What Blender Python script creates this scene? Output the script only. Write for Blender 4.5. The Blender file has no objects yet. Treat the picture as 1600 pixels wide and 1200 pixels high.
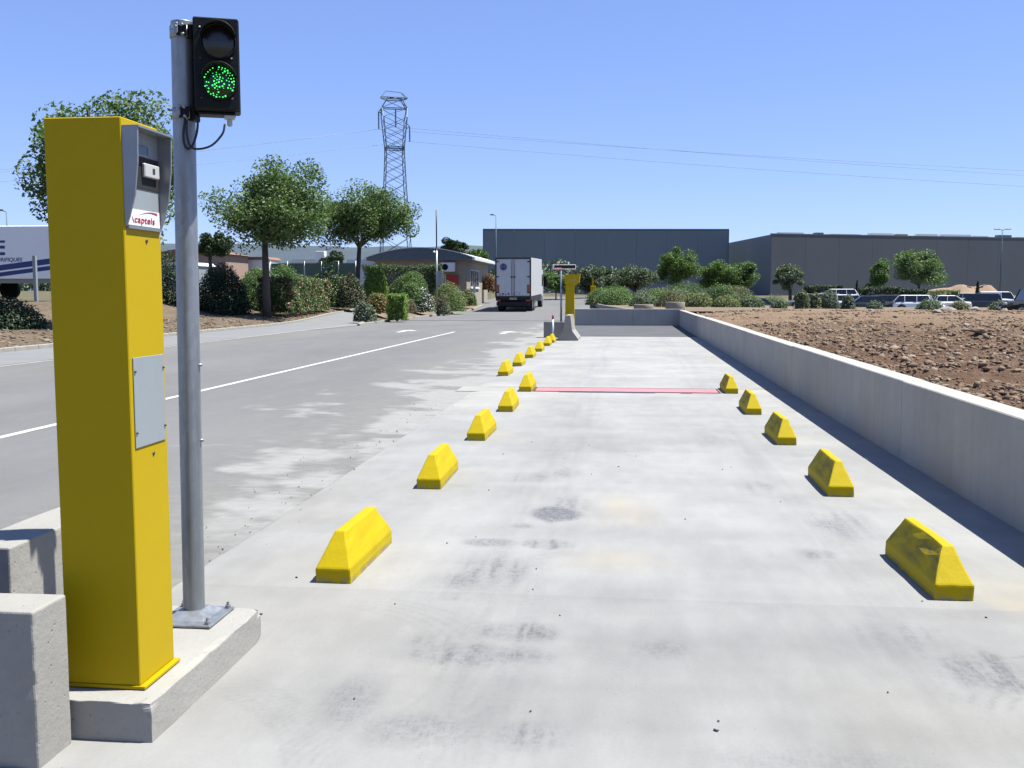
import bpy, math, random
import numpy as np
from mathutils import Vector, Matrix
R = math.radians
random.seed(7)
S = bpy.context.scene
C = S.collection

# ------------------------------------------------------------------ camera
EYE = 1.45
YAW, PITCH = R(6.39), R(5.25)
cam_d = bpy.data.cameras.new('camera')
cam_d.lens = 35.0; cam_d.sensor_width = 36.0
cam_d.clip_start = 0.05; cam_d.clip_end = 6000
cam = bpy.data.objects.new('camera', cam_d); C.objects.link(cam)
cam.location = (0, 0, EYE)
cam.rotation_euler = (R(90) - PITCH, 0, YAW)
S.camera = cam

# ------------------------------------------------------------------ sky, sun, exposure
SUN = Vector((0.447, 0.07, 1.0)).normalized()
el = math.asin(SUN.z)
w = bpy.data.worlds.new('World'); S.world = w; w.use_nodes = True
nt = w.node_tree; nt.nodes.clear()
o_ = nt.nodes.new('ShaderNodeOutputWorld'); b_ = nt.nodes.new('ShaderNodeBackground')
sk = nt.nodes.new('ShaderNodeTexSky'); sk.sky_type = 'NISHITA'; sk.sun_disc = False
sk.sun_elevation = el; sk.sun_rotation = math.atan2(SUN.x, SUN.y)
sk.altitude = 50; sk.air_density = 0.88; sk.dust_density = 0.05; sk.ozone_density = 2.5
b_.inputs['Strength'].default_value = 0.10
tint = nt.nodes.new('ShaderNodeMix'); tint.data_type = 'RGBA'; tint.blend_type = 'MULTIPLY'; tint.inputs[0].default_value = 1.0
tint.inputs[7].default_value = (.85, 1.00, 1.52, 1)
gam = nt.nodes.new('ShaderNodeGamma'); gam.inputs[1].default_value = 0.65
nt.links.new(sk.outputs[0], gam.inputs[0]); nt.links.new(gam.outputs[0], tint.inputs[6]); nt.links.new(tint.outputs[2], b_.inputs[0]); nt.links.new(b_.outputs[0], o_.inputs[0])
sun_d = bpy.data.lights.new('sun', 'SUN'); sun_d.energy = 5.0; sun_d.angle = R(0.5); sun_d.color = (1.0, 0.985, 0.91)
sun = bpy.data.objects.new('sun', sun_d); C.objects.link(sun)
sun.rotation_euler = SUN.to_track_quat('Z', 'Y').to_euler(); sun.location = (30, 5, 60)
S.view_settings.view_transform = 'Standard'; S.view_settings.look = 'None'
S.view_settings.exposure = 1.15; S.view_settings.gamma = 1.0; S.view_settings.use_curve_mapping = False

# ------------------------------------------------------------------ helpers
def srgb(r, g, b):
    f = lambda c: (c/255/12.92) if c/255 <= .04045 else ((c/255+.055)/1.055)**2.4
    return (f(r), f(g), f(b))

class NB:
    """short node-building helper"""
    def __init__(s, m): s.m = m; s.t = m.node_tree; s.n = s.t.nodes
    def new(s, typ, **kw):
        n = s.n.new('ShaderNode'+typ)
        for k, v in kw.items(): setattr(n, k, v)
        return n
    def l(s, a, b): s.t.links.new(a, b)
    def val(s, sock, v):
        if hasattr(v, 'is_output') or hasattr(v, 'links'): s.l(v, sock)
        else: sock.default_value = v
    def math(s, op, a, b=0.0, clamp=False):
        n = s.new('Math', operation=op, use_clamp=clamp); s.val(n.inputs[0], a); s.val(n.inputs[1], b); return n.outputs[0]
    def noise(s, vec, scale, detail=3, rough=.55):
        n = s.new('TexNoise'); n.inputs['Scale'].default_value = scale; n.inputs['Detail'].default_value = detail
        n.inputs['Roughness'].default_value = rough; s.l(vec, n.inputs['Vector']); return n.outputs['Fac']
    def ramp(s, f, a, b):
        n = s.new('MapRange'); s.val(n.inputs['Value'], f); n.inputs['From Min'].default_value = a; n.inputs['From Max'].default_value = b
        n.clamp = True; return n.outputs[0]
    def mix(s, f, a, b, mode='MIX'):
        n = s.new('Mix', data_type='RGBA', blend_type=mode)
        s.val(n.inputs[0], f)
        for i, v in ((6, a), (7, b)):
            if hasattr(v, 'links'): s.l(v, n.inputs[i])
            else: n.inputs[i].default_value = (*v[:3], 1)
        return n.outputs[2]
    def scaled(s, vec, sc):
        n = s.new('Mapping'); n.inputs['Scale'].default_value = sc; s.l(vec, n.inputs[0]); return n.outputs[0]

def base_mat(name):
    m = bpy.data.materials.new(name); m.use_nodes = True
    nb = NB(m); bs = nb.n['Principled BSDF']
    return m, nb, bs

def bump(nb, bs, h, strength=.3, dist=.01):
    b = nb.new('Bump'); b.inputs['Strength'].default_value = strength; b.inputs['Distance'].default_value = dist
    nb.l(h, b.inputs['Height']); nb.l(b.outputs[0], bs.inputs['Normal'])

KA = .50   # real-world base colours for a picture exposed one stop up
def mat(name, col, rough=.6, metal=0., var=.12, scale=6., bumps=0., bscale=40., spec=.5, dirt=None):
    """plain procedural material: base colour broken up by two noises"""
    col = tuple(c*KA for c in col)
    if dirt: dirt = (tuple(c*KA for c in dirt[0]), dirt[1])
    m, nb, bs = base_mat(name)
    tc = nb.new('TexCoord').outputs['Object']
    n1 = nb.noise(tc, scale, 5); n2 = nb.noise(tc, scale*9, 3)
    f = nb.math('ADD', nb.math('MULTIPLY', n1, .7), nb.math('MULTIPLY', n2, .3))
    lo = tuple(c*(1-var) for c in col); hi = tuple(min(1, c*(1+var)) for c in col)
    c = nb.mix(nb.ramp(f, .3, .7), lo, hi)
    if dirt:
        c = nb.mix(nb.math('MULTIPLY', nb.ramp(nb.noise(tc, scale*.6, 6, .65), .5, .75), dirt[1]), c, dirt[0])
    nb.l(c, bs.inputs['Base Color'])
    bs.inputs['Roughness'].default_value = rough; bs.inputs['Metallic'].default_value = metal
    bs.inputs['Specular IOR Level'].default_value = spec
    if bumps: bump(nb, bs, nb.noise(tc, bscale, 4), bumps, .01)
    return m

def emit_mat(name, col, strength):
    m, nb, bs = base_mat(name)
    bs.inputs['Base Color'].default_value = (*[c*.3 for c in col], 1)
    bs.inputs['Emission Color'].default_value = (*col, 1); bs.inputs['Emission Strength'].default_value = strength
    return m

def leaf_mat(name, c1, c2, c3=None, transl=.25, rough=.55):
    """foliage: colour varies leaf by leaf"""
    m, nb, bs = base_mat(name)
    g = nb.new('NewGeometry')
    r = g.outputs['Random Per Island']
    c = nb.mix(r, c1, c2)
    if c3: c = nb.mix(nb.ramp(r, .8, .95), c, c3)
    tc = nb.new('TexCoord').outputs['Object']
    c = nb.mix(nb.math('MULTIPLY', nb.ramp(nb.noise(tc, 1.3, 2), .35, .7), .4), c, tuple(x*1.5 for x in c1))
    nb.l(c, bs.inputs['Base Color']); bs.inputs['Roughness'].default_value = rough
    bs.inputs['Specular IOR Level'].default_value = .35
    tr = nb.new('BsdfTranslucent'); nb.l(nb.mix(.5, c, (c2[0]*1.3, c2[1]*1.6, c2[2]*.6)), tr.inputs[0])
    mx = nb.new('MixShader'); mx.inputs[0].default_value = transl
    nb.l(bs.outputs[0], mx.inputs[1]); nb.l(tr.outputs[0], mx.inputs[2])
    nb.l(mx.outputs[0], nb.n['Material Output'].inputs[0])
    return m

class MB:
    """collects polygons and links them as one mesh object"""
    def __init__(s): s.v = []; s.f = []; s.mi = []; s.sm = []
    def add(s, vs, fs, mi=0, smooth=False):
        o = len(s.v); s.v += [tuple(v) for v in vs]
        for f in fs: s.f.append([i+o for i in f]); s.mi.append(mi); s.sm.append(smooth)
    def box(s, x0, x1, y0, y1, z0, z1, mi=0, M=None, bev=0.):
        if bev:
            b = min(bev, (x1-x0)*.45, (y1-y0)*.45, (z1-z0)*.45)
            # chamfered box: 24 verts
            vs = []; idx = {}
            for i, X in enumerate((x0, x1)):
                for j, Y in enumerate((y0, y1)):
                    for k, Z in enumerate((z0, z1)):
                        sx, sy, sz = (1-2*i)*b, (1-2*j)*b, (1-2*k)*b
                        for a, p in enumerate(((X, Y+sy, Z+sz), (X+sx, Y, Z+sz), (X+sx, Y+sy, Z))):
                            idx[i, j, k, a] = len(vs); vs.append(p)
            q = lambda *t: [idx[u] for u in t]
            fs = [q((0,0,0,0),(0,0,1,0),(0,1,1,0),(0,1,0,0)), q((1,0,0,0),(1,1,0,0),(1,1,1,0),(1,0,1,0)),
                  q((0,0,0,1),(1,0,0,1),(1,0,1,1),(0,0,1,1)), q((0,1,0,1),(0,1,1,1),(1,1,1,1),(1,1,0,1)),
                  q((0,0,0,2),(0,1,0,2),(1,1,0,2),(1,0,0,2)), q((0,0,1,2),(1,0,1,2),(1,1,1,2),(0,1,1,2))]
            for j in (0, 1):
                for k in (0, 1): fs.append(q((0,j,k,1),(1,j,k,1),(1,j,k,2),(0,j,k,2)))
            for i in (0, 1):
                for k in (0, 1): fs.append(q((i,0,k,0),(i,1,k,0),(i,1,k,2),(i,0,k,2)))
                for j in (0, 1): fs.append(q((i,j,0,0),(i,j,1,0),(i,j,1,1),(i,j,0,1)))
            for i in (0, 1):
                for j in (0, 1):
                    for k in (0, 1): fs.append(q((i,j,k,0),(i,j,k,1),(i,j,k,2)))
        else:
            vs = [(x, y, z) for x in (x0, x1) for y in (y0, y1) for z in (z0, z1)]
            fs = [(0,1,3,2),(4,6,7,5),(0,4,5,1),(2,3,7,6),(0,2,6,4),(1,5,7,3)]
        if M: vs = [M @ Vector(v) for v in vs]
        s.add(vs, fs, mi)
    def tube(s, pts, r, n=10, mi=0, cap=True, smooth=True):
        pts = [Vector(p) for p in pts]; rr = r if isinstance(r, (list, tuple)) else [r]*len(pts)
        vs = []; up = None
        for i, p in enumerate(pts):
            d = (pts[min(i+1, len(pts)-1)]-pts[max(i-1, 0)]).normalized()
            if up is None: up = d.orthogonal().normalized()
            else:
                up = (up-d*up.dot(d))
                up = up.normalized() if up.length > 1e-6 else d.orthogonal().normalized()
            b = d.cross(up)
            for k in range(n):
                a = 2*math.pi*k/n; vs.append(p+(up*math.cos(a)+b*math.sin(a))*rr[i])
        fs = [(i*n+k, i*n+(k+1) % n, (i+1)*n+(k+1) % n, (i+1)*n+k) for i in range(len(pts)-1) for k in range(n)]
        s.add(vs, fs, mi, smooth)
        if cap:
            L = (len(pts)-1)*n
            s.add([vs[k] for k in range(n)], [list(range(n))[::-1]], mi); s.add([vs[L+k] for k in range(n)], [list(range(n))], mi)
    def prism(s, poly, axis, a, b, mi=0, M=None):
        """poly in the two other axes (cyclic order y,z for x; x,z for y; x,y for z), extruded a..b"""
        def P(u, v, t): return {'x': (t, u, v), 'y': (u, t, v), 'z': (u, v, t)}[axis]
        n = len(poly); vs = [P(u, v, a) for u, v in poly]+[P(u, v, b) for u, v in poly]
        if M: vs = [M @ Vector(v) for v in vs]
        fs = [list(range(n))[::-1], list(range(n, 2*n))]+[(i, (i+1) % n, n+(i+1) % n, n+i) for i in range(n)]
        s.add(vs, fs, mi)
    def lathe(s, prof, c=(0, 0, 0), n=24, mi=0, smooth=True):
        vs = [(c[0]+r*math.cos(2*math.pi*k/n), c[1]+r*math.sin(2*math.pi*k/n), c[2]+z) for r, z in prof for k in range(n)]
        fs = [(i*n+k, i*n+(k+1) % n, (i+1)*n+(k+1) % n, (i+1)*n+k) for i in range(len(prof)-1) for k in range(n)]
        s.add(vs, fs, mi, smooth)
    def disc(s, c, r, n=24, axis='y', mi=0):
        vs = []
        for k in range(n):
            a = 2*math.pi*k/n; u, v = r*math.cos(a), r*math.sin(a)
            vs.append({'y': (c[0]+u, c[1], c[2]+v), 'x': (c[0], c[1]+u, c[2]+v), 'z': (c[0]+u, c[1]+v, c[2])}[axis])
        s.add(vs, [list(range(n)) if axis != 'y' else list(range(n))], mi)
    def mesh(s, name, mats, fixn=True):
        me = bpy.data.meshes.new(name); me.from_pydata(s.v, [], s.f)
        for m in (mats if isinstance(mats, (list, tuple)) else [mats]): me.materials.append(m)
        me.polygons.foreach_set('material_index', s.mi); me.polygons.foreach_set('use_smooth', s.sm)
        if fixn:
            import bmesh
            b = bmesh.new(); b.from_mesh(me); bmesh.ops.remove_doubles(b, verts=b.verts, dist=1e-6)
            bmesh.ops.recalc_face_normals(b, faces=b.faces); b.to_mesh(me); b.free()
        me.update(); return me
    def build(s, name, mats, parent=None, fixn=True):
        return link(name, s.mesh(name, mats, fixn), parent)

def link(name, me, parent=None, loc=None):
    o = bpy.data.objects.new(name, me); C.objects.link(o)
    if parent: o.parent = parent
    if loc: o.location = loc
    return o

def tag(o, label, cat, group=None, kind=None):
    o['label'] = label; o['category'] = cat
    if group: o['group'] = group
    if kind: o['kind'] = kind
    return o
def empty(name, loc, label, cat, group=None, rz=0):
    o = bpy.data.objects.new(name, None); C.objects.link(o); o.location = loc; o.rotation_euler = (0, 0, rz)
    o.empty_display_size = .2
    return tag(o, label, cat, group)
def struct(o): o['kind'] = 'structure'; return o
def copy_tree(o, parent=None):
    c = o.copy(); C.objects.link(c)
    if parent: c.parent = parent
    for ch in list(o.children): copy_tree(ch, c)
    return c

def text_mesh(body, size, shear=0., bold=0., space=1.):
    cu = bpy.data.curves.new('lettering', 'FONT'); cu.body = body; cu.size = size; cu.shear = shear; cu.offset = bold
    cu.space_character = space; cu.extrude = .0008
    o = bpy.data.objects.new('lettering', cu); C.objects.link(o)
    dg = bpy.context.evaluated_depsgraph_get()
    me = bpy.data.meshes.new_from_object(o.evaluated_get(dg))
    bpy.data.objects.remove(o); bpy.data.curves.remove(cu)
    return me

# numpy noise
def _hash(ix, iy, s):
    h = (ix.astype(np.int64)*374761393+iy.astype(np.int64)*668265263+s*1274126177) & 0x7fffffff
    h = ((h ^ (h >> 13))*1274126177) & 0x7fffffff
    return ((h ^ (h >> 16)) & 0xffff)/65535.
def vnoise(x, y, s=0):
    ix, iy = np.floor(x), np.floor(y); fx, fy = x-ix, y-iy
    fx = fx*fx*(3-2*fx); fy = fy*fy*(3-2*fy)
    a, b = _hash(ix, iy, s), _hash(ix+1, iy, s); c, d = _hash(ix, iy+1, s), _hash(ix+1, iy+1, s)
    return (a*(1-fx)+b*fx)*(1-fy)+(c*(1-fx)+d*fx)*fy
def fbm(x, y, s=0, o=4):
    x = np.asarray(x, float); y = np.asarray(y, float)
    v = 0; a = .5; t = 0
    for i in range(o): v = v+a*vnoise(x*2**i+i*17.3, y*2**i-i*9.1, s+i); t += a; a *= .5
    return v/t
def sm(t): t = np.clip(t, 0, 1); return t*t*(3-2*t)

def grid_obj(name, xs, ys, zf, m, parent=None, attr=None, warp=None):
    """sheet on the lattice xs x ys; zf(X,Y) heights; attr = dict name -> (X,Y)->value"""
    X, Y = np.meshgrid(np.asarray(xs, float), np.asarray(ys, float))
    if warp: X, Y = warp(X, Y)
    Z = zf(X, Y)+0*X
    n, mm = X.shape
    V = np.stack([X, Y, Z], -1).reshape(-1, 3)
    i = np.arange(n*mm).reshape(n, mm)
    F = np.stack([i[:-1, :-1], i[:-1, 1:], i[1:, 1:], i[1:, :-1]], -1).reshape(-1, 4)
    me = raw_mesh(name, V, F, m, smooth=True)
    if attr:
        for k, f in attr.items():
            a = me.attributes.new(k, 'FLOAT', 'POINT'); a.data.foreach_set('value', np.ascontiguousarray(f(X, Y).reshape(-1), dtype=np.float32))
    return link(name, me, parent)

def raw_mesh(name, V, F, mats, smooth=False, mi=None):
    me = bpy.data.meshes.new(name); k = F.shape[1]
    me.vertices.add(len(V)); me.vertices.foreach_set('co', np.ascontiguousarray(V, dtype=np.float32).reshape(-1))
    me.loops.add(F.size); me.loops.foreach_set('vertex_index', np.ascontiguousarray(F, dtype=np.int32).reshape(-1))
    me.polygons.add(len(F)); me.polygons.foreach_set('loop_start', np.arange(len(F), dtype=np.int32)*k)
    me.polygons.foreach_set('loop_total', np.full(len(F), k, dtype=np.int32))
    if smooth: me.polygons.foreach_set('use_smooth', np.ones(len(F), dtype=bool))
    for m in (mats if isinstance(mats, (list, tuple)) else [mats]): me.materials.append(m)
    if mi is not None: me.polygons.foreach_set('material_index', np.ascontiguousarray(mi, dtype=np.int32))
    me.update(calc_edges=True); me.validate(); return me

# ------------------------------------------------------------------ lie of the land
def road_z(X, Y):  return np.interp(Y, [0, 45, 60, 70, 80, 90, 100, 140, 3000], [0, 0, .05, .1, .35, .72, 1.0, 1.15, 1.2])
def left_z(X, Y):
    k = sm((-14.9-X)/.6)
    return road_z(X, Y)*(1-.6*k)+.45*sm((Y-40)/22)*sm((-11.6-X)/4.)*(1-.5*k)+k*.08+.26*sm((-15-X)/2.4)+.72*sm((-18.2-X)/3.5)
def bed_z(X, Y):
    front = .62+.3*sm((Y-58)/32)
    lot = .5-.6*sm((Y-66)/11)+1.1*sm((Y-124)/10)
    t = sm((X-6)/7)
    return front*(1-t)+lot*t
def ground_z(X, Y):
    X = np.asarray(X, float); Y = np.asarray(Y, float)
    z = np.where(X < -11.6, left_z(X, Y), road_z(X, Y))
    z = np.where((X > -1.5) & (Y > 46), bed_z(X, Y)-.02, z)
    return z
gz = lambda x, y: float(ground_z(x, y))

# ------------------------------------------------------------------ materials
def m_concrete_floor():
    m, nb, bs = base_mat('weathered concrete floor')
    tc = nb.new('TexCoord').outputs['Object']
    a = nb.new('Attribute', attribute_name='tone'); r = nb.new('Attribute', attribute_name='rust')
    big = nb.noise(tc, .9, 6, .6); fine = nb.noise(tc, 60, 4, .7); mid = nb.noise(nb.scaled(tc, (9, 2.2, 1)), 1., 5, .65)
    c = nb.mix(nb.ramp(big, .3, .72), (.190, .187, .179), (.234, .231, .222))
    c = nb.mix(nb.math('MULTIPLY', nb.ramp(mid, .45, .8), .35), c, (.262, .260, .250))
    c = nb.mix(nb.math('MULTIPLY', nb.ramp(fine, .35, .75), .22), c, (.165, .162, .152))
    pits = nb.new('TexVoronoi'); pits.inputs['Scale'].default_value = 16; nb.l(tc, pits.inputs['Vector'])
    c = nb.mix(nb.math('MULTIPLY', nb.ramp(pits.outputs['Distance'], .06, .03), .5), c, (.09, .09, .085))
    c = nb.mix(r.outputs['Fac'], c, (.27, .225, .15))
    we = nb.new('Attribute', attribute_name='wear').outputs['Fac']
    brk = nb.math('MULTIPLY', nb.ramp(nb.noise(nb.scaled(tc, (70, 14, 1)), 1., 5, .7), .33, .62), .8)
    brk2 = nb.ramp(nb.noise(nb.scaled(tc, (26, 26, 1)), 1., 5, .7), .40, .56)
    wf = nb.math('MULTIPLY', we, nb.math('ADD', nb.math('MULTIPLY', brk, brk2), .50), True)
    c = nb.mix(nb.math('MULTIPLY', wf, 1.7, True), c, (.085, .087, .093))
    tone = nb.new('CombineColor'); [nb.l(a.outputs['Fac'], tone.inputs[i]) for i in range(3)]
    c = nb.mix(1., c, tone.outputs[0], 'MULTIPLY')
    nb.l(c, bs.inputs['Base Color']); bs.inputs['Roughness'].default_value = .75; bs.inputs['Specular IOR Level'].default_value = .3
    bump(nb, bs, nb.math('ADD', fine, nb.math('MULTIPLY', big, 2.)), .25, .006)
    return m
def m_asphalt():
    m, nb, bs = base_mat('worn grey asphalt')
    tc = nb.new('TexCoord').outputs['Object']
    cem = nb.new('Attribute', attribute_name='cement').outputs['Fac']; silt = nb.new('Attribute', attribute_name='silt').outputs['Fac']
    rag = nb.noise(nb.scaled(tc, (5, 9, 1)), 1., 7, .72)
    cem = nb.math('MULTIPLY', nb.ramp(nb.math('ADD', cem, nb.math('MULTIPLY', nb.math('SUBTRACT', rag, .5), 1.5)), .12, 1.05), nb.math('ADD', nb.math('MULTIPLY', cem, .5), .42))
    silt = nb.math('MULTIPLY', silt, nb.ramp(rag, .30, .6))
    big = nb.noise(nb.scaled(tc, (1, .35, 1)), .5, 6, .6); fine = nb.noise(tc, 90, 3, .7); spots = nb.noise(tc, 2.2, 4, .7)
    c = nb.mix(nb.ramp(big, .3, .7), (.120, .118, .115), (.158, .156, .152))
    c = nb.mix(nb.math('MULTIPLY', nb.ramp(fine, .35, .7), .5), c, (.055, .055, .057))
    c = nb.mix(nb.math('MULTIPLY', nb.ramp(nb.noise(nb.scaled(tc, (1.3, .5, 1)), 2.4, 6, .75), .50, .70), .28), c, (.17, .168, .163))
    c = nb.mix(nb.math('MULTIPLY', nb.ramp(spots, .68, .78), .45), c, (.06, .06, .06))
    c = nb.mix(silt, c, (.155, .150, .135)); c = nb.mix(cem, c, (.240, .236, .224))
    nb.l(c, bs.inputs['Base Color']); bs.inputs['Roughness'].default_value = .85; bs.inputs['Specular IOR Level'].default_value = .25
    bump(nb, bs, fine, .35, .006)
    return m
def m_wall_concrete(name, col=(.40, .395, .38), streak=.35, vert=True):
    col = tuple(c*k for c, k in zip(col, (.56, .545, .515)))
    m, nb, bs = base_mat(name)
    tc = nb.new('TexCoord').outputs['Object']
    st = nb.noise(nb.scaled(tc, (7, 7, .35) if vert else (3, 3, 3)), 1.2, 5, .6); big = nb.noise(tc, 1.1, 5, .6); fine = nb.noise(tc, 45, 4, .7)
    c = nb.mix(nb.ramp(big, .3, .7), tuple(x*.88 for x in col), tuple(x*1.1 for x in col))
    c = nb.mix(nb.math('MULTIPLY', nb.ramp(st, .42, .75), streak), c, tuple(x*.62 for x in col))
    c = nb.mix(nb.math('MULTIPLY', nb.ramp(fine, .5, .8), .3), c, tuple(x*.6 for x in col))
    v = nb.new('TexVoronoi'); v.inputs['Scale'].default_value = 26; nb.l(tc, v.inputs['Vector'])
    pit = nb.ramp(v.outputs['Distance'], .13, .05)
    pit = nb.math('MULTIPLY', pit, nb.ramp(nb.noise(tc, 3.1, 3), .5, .62))
    c = nb.mix(nb.math('MULTIPLY', pit, .6), c, tuple(x*.45 for x in col))
    nb.l(c, bs.inputs['Base Color']); bs.inputs['Roughness'].default_value = .85; bs.inputs['Specular IOR Level'].default_value = .25
    bump(nb, bs, nb.math('SUBTRACT', fine, nb.math('MULTIPLY', pit, 2.)), .45, .006)
    return m
def m_soil(name, c1, c2, c3, scale=1.):
    c1, c2, c3 = [tuple(x*.54 for x in c) for c in (c1, c2, c3)]
    m, nb, bs = base_mat(name)
    tc = nb.new('TexCoord').outputs['Object']
    a = nb.noise(tc, .35*scale, 6, .65); b = nb.noise(tc, 3*scale, 5, .7); f = nb.noise(tc, 22*scale, 4, .75)
    c = nb.mix(nb.ramp(a, .35, .65), c1, c2); c = nb.mix(nb.ramp(b, .5, .72), c, c3)
    c = nb.mix(nb.math('MULTIPLY', nb.ramp(f, .55, .75), .5), c, tuple(x*.55 for x in c1))
    nb.l(c, bs.inputs['Base Color']); bs.inputs['Roughness'].default_value = .95; bs.inputs['Specular IOR Level'].default_value = .1
    bump(nb, bs, nb.math('ADD', f, nb.math('MULTIPLY', b, 1.5)), 1., .05)
    return m
def m_soil_mix():
    """freshly dug dark earth by the wall, compacted paler ground further out"""
    m, nb, bs = base_mat('reddish stony soil')
    tc = nb.new('TexCoord').outputs['Object']; sep = nb.new('SeparateXYZ'); nb.l(tc, sep.inputs[0])
    a = nb.noise(tc, .3, 6, .65); b = nb.noise(tc, 3, 5, .7); f = nb.noise(tc, 24, 4, .75)
    t = nb.ramp(nb.math('ADD', sep.outputs[1], nb.math('MULTIPLY', nb.math('SUBTRACT', a, .5), 34)), 15, 31)
    c = nb.mix(t, (.112, .068, .043), (.215, .152, .100))
    c = nb.mix(nb.math('MULTIPLY', nb.ramp(b, .45, .75), .6), c, (.20, .15, .11)); c = nb.mix(nb.math('MULTIPLY', nb.ramp(nb.noise(tc, .9, 4), .5, .7), .45), c, (.15, .085, .055))
    c = nb.mix(nb.math('MULTIPLY', nb.ramp(f, .5, .75), .55), c, (.06, .04, .028))
    nb.l(c, bs.inputs['Base Color']); bs.inputs['Roughness'].default_value = .95; bs.inputs['Specular IOR Level'].default_value = .1
    bump(nb, bs, nb.math('ADD', f, nb.math('MULTIPLY', b, 1.5)), 1., .05)
    return m
def m_clad(name, c, rib=3.2, rough=.5):
    c = tuple(x*.56 for x in c)
    """profiled metal sheet seen from far away: ribs too fine to be told apart"""
    m, nb, bs = base_mat(name)
    tc = nb.new('TexCoord').outputs['Object']
    wv = nb.new('TexWave', bands_direction='X'); wv.inputs['Scale'].default_value = rib*.5; wv.inputs['Distortion'].default_value = 0
    nb.l(tc, wv.inputs['Vector'])
    big = nb.noise(nb.scaled(tc, (.12, .12, .02)), 1., 4)
    k = nb.mix(nb.ramp(big, .3, .7), tuple(x*.92 for x in c), tuple(x*1.08 for x in c))
    k = nb.mix(nb.math('MULTIPLY', wv.outputs['Fac'], .16), k, tuple(x*.6 for x in c))
    nb.l(k, bs.inputs['Base Color']); bs.inputs['Roughness'].default_value = rough
    bump(nb, bs, wv.outputs['Fac'], .35, .03)
    return m
def m_yellow(name, scuff=False):
    m, nb, bs = base_mat(name)
    tc = nb.new('TexCoord').outputs['Object']
    n1 = nb.noise(tc, 5, 4); f = nb.noise(tc, 55, 4, .7)
    c = nb.mix(nb.ramp(n1, .3, .7), (.34, .255, .001), (.385, .288, .002))
    c = nb.mix(nb.math('MULTIPLY', nb.ramp(f, .62, .75), .35), c, (.23, .17, .01))
    sep = nb.new('SeparateXYZ'); nb.l(tc, sep.inputs[0])
    low = nb.ramp(sep.outputs[2], .04, .0)
    c = nb.mix(nb.math('MULTIPLY', low, nb.ramp(nb.noise(tc, 14, 4), .42, .6)), c, (.2, .18, .11))
    gnx = nb.new('SeparateXYZ'); nb.l(nb.new('NewGeometry').outputs['Normal'], gnx.inputs[0])
    if scuff:   # black tyre rubber rubbed onto the lane side
        side = nb.ramp(gnx.outputs[0], -.35, -.6)
        band = nb.math('MULTIPLY', nb.ramp(sep.outputs[2], .07, .10), nb.ramp(nb.math('ADD', sep.outputs[2], nb.math('MULTIPLY', nb.noise(tc, 5, 2), .16)), .30, .24))
        c = nb.mix(nb.math('MULTIPLY', nb.math('MULTIPLY', side, band), nb.ramp(nb.noise(nb.scaled(tc, (6, 3, 10)), 1, 4), .38, .58)), c, (.10, .09, .03))
    nb.l(c, bs.inputs['Base Color']); bs.inputs['Roughness'].default_value = .65; bs.inputs['Specular IOR Level'].default_value = .15
    bump(nb, bs, nb.math('ADD', f, nb.noise(tc, 18, 3)), .35, .004)
    return m
def m_galv(name):
    m, nb, bs = base_mat(name)
    tc = nb.new('TexCoord').outputs['Object']
    v = nb.new('TexVoronoi'); v.inputs['Scale'].default_value = 55; nb.l(nb.scaled(tc, (1, 1, .45)), v.inputs['Vector'])
    st = nb.noise(nb.scaled(tc, (12, 12, .8)), 1.5, 4)
    c = nb.mix(v.outputs['Color'], (.27, .285, .30), (.34, .36, .375)); c = nb.mix(nb.ramp(st, .4, .7), c, (.21, .22, .23))
    nb.l(c, bs.inputs['Base Color']); bs.inputs['Metallic'].default_value = .75; bs.inputs['Roughness'].default_value = .48
    return m

M = {}
M['floor'] = m_concrete_floor(); M['asphalt'] = m_asphalt()
M['wall'] = m_wall_concrete('cast wall concrete', (.60, .59, .555), .25)
M['plinth'] = m_wall_concrete('pitted plinth concrete', (.46, .455, .44), .15, False)
M['barrier'] = m_wall_concrete('barrier block concrete', (.45, .445, .43), .25, False)
M['jersey'] = m_wall_concrete('precast concrete', (.42, .41, .39), .2)
M['planter'] = m_wall_concrete('planter concrete', (.42, .39, .34), .3)
M['kerb'] = mat('kerb stone', (.47, .44, .39), .9, var=.2, scale=3, bumps=.3)
M['soil'] = m_soil_mix()
M['verge'] = m_soil('dry leaf litter soil', (.22, .165, .115), (.29, .225, .16), (.38, .32, .24), 1.6)
M['bedsoil'] = m_soil('pale bed soil', (.30, .22, .15), (.36, .28, .20), (.30, .25, .19))
M['land'] = m_soil('dry scrub land', (.20, .17, .10), (.15, .15, .08), (.26, .21, .14), .3)
M['lot'] = mat('parking asphalt', (.27, .27, .275), .9, var=.15, scale=.4)
M['apron'] = mat('dark asphalt infill', (.13, .13, .135), .9, var=.25, scale=.7, bumps=.4, bscale=80)
M['path'] = mat('path asphalt', (.30, .30, .30), .9, var=.12, scale=.8)
M['white_paint'] = mat('road paint', (.78, .78, .76), .8, var=.2, scale=9)
M['yellow'] = m_yellow('yellow block paint'); M['yellow_scuffed'] = m_yellow('yellow block paint with tyre scuffs', True)
M['kiosk'] = mat('yellow powder coat', (.71, .495, .002), .5, spec=.14, var=.03, scale=2, bumps=.03, bscale=250)
M['galv'] = m_galv('galvanised steel')
M['alu'] = mat('brushed aluminium', (.50, .52, .54), .42, .6, var=.08, scale=12)
M['panel_grey'] = mat('grey enamel panel', (.42, .47, .49), .5, var=.04, scale=3)
M['black'] = mat('black plastic', (.012, .014, .013), .55, spec=.18, var=.1, bumps=.1, bscale=60)
M['black_matt'] = mat('matt black', (.012, .012, .013), .8, var=.1)
M['rubber'] = mat('tyre rubber', (.02, .02, .02), .85, var=.2)
M['cable'] = mat('black cable', (.015, .017, .02), .45)
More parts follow.
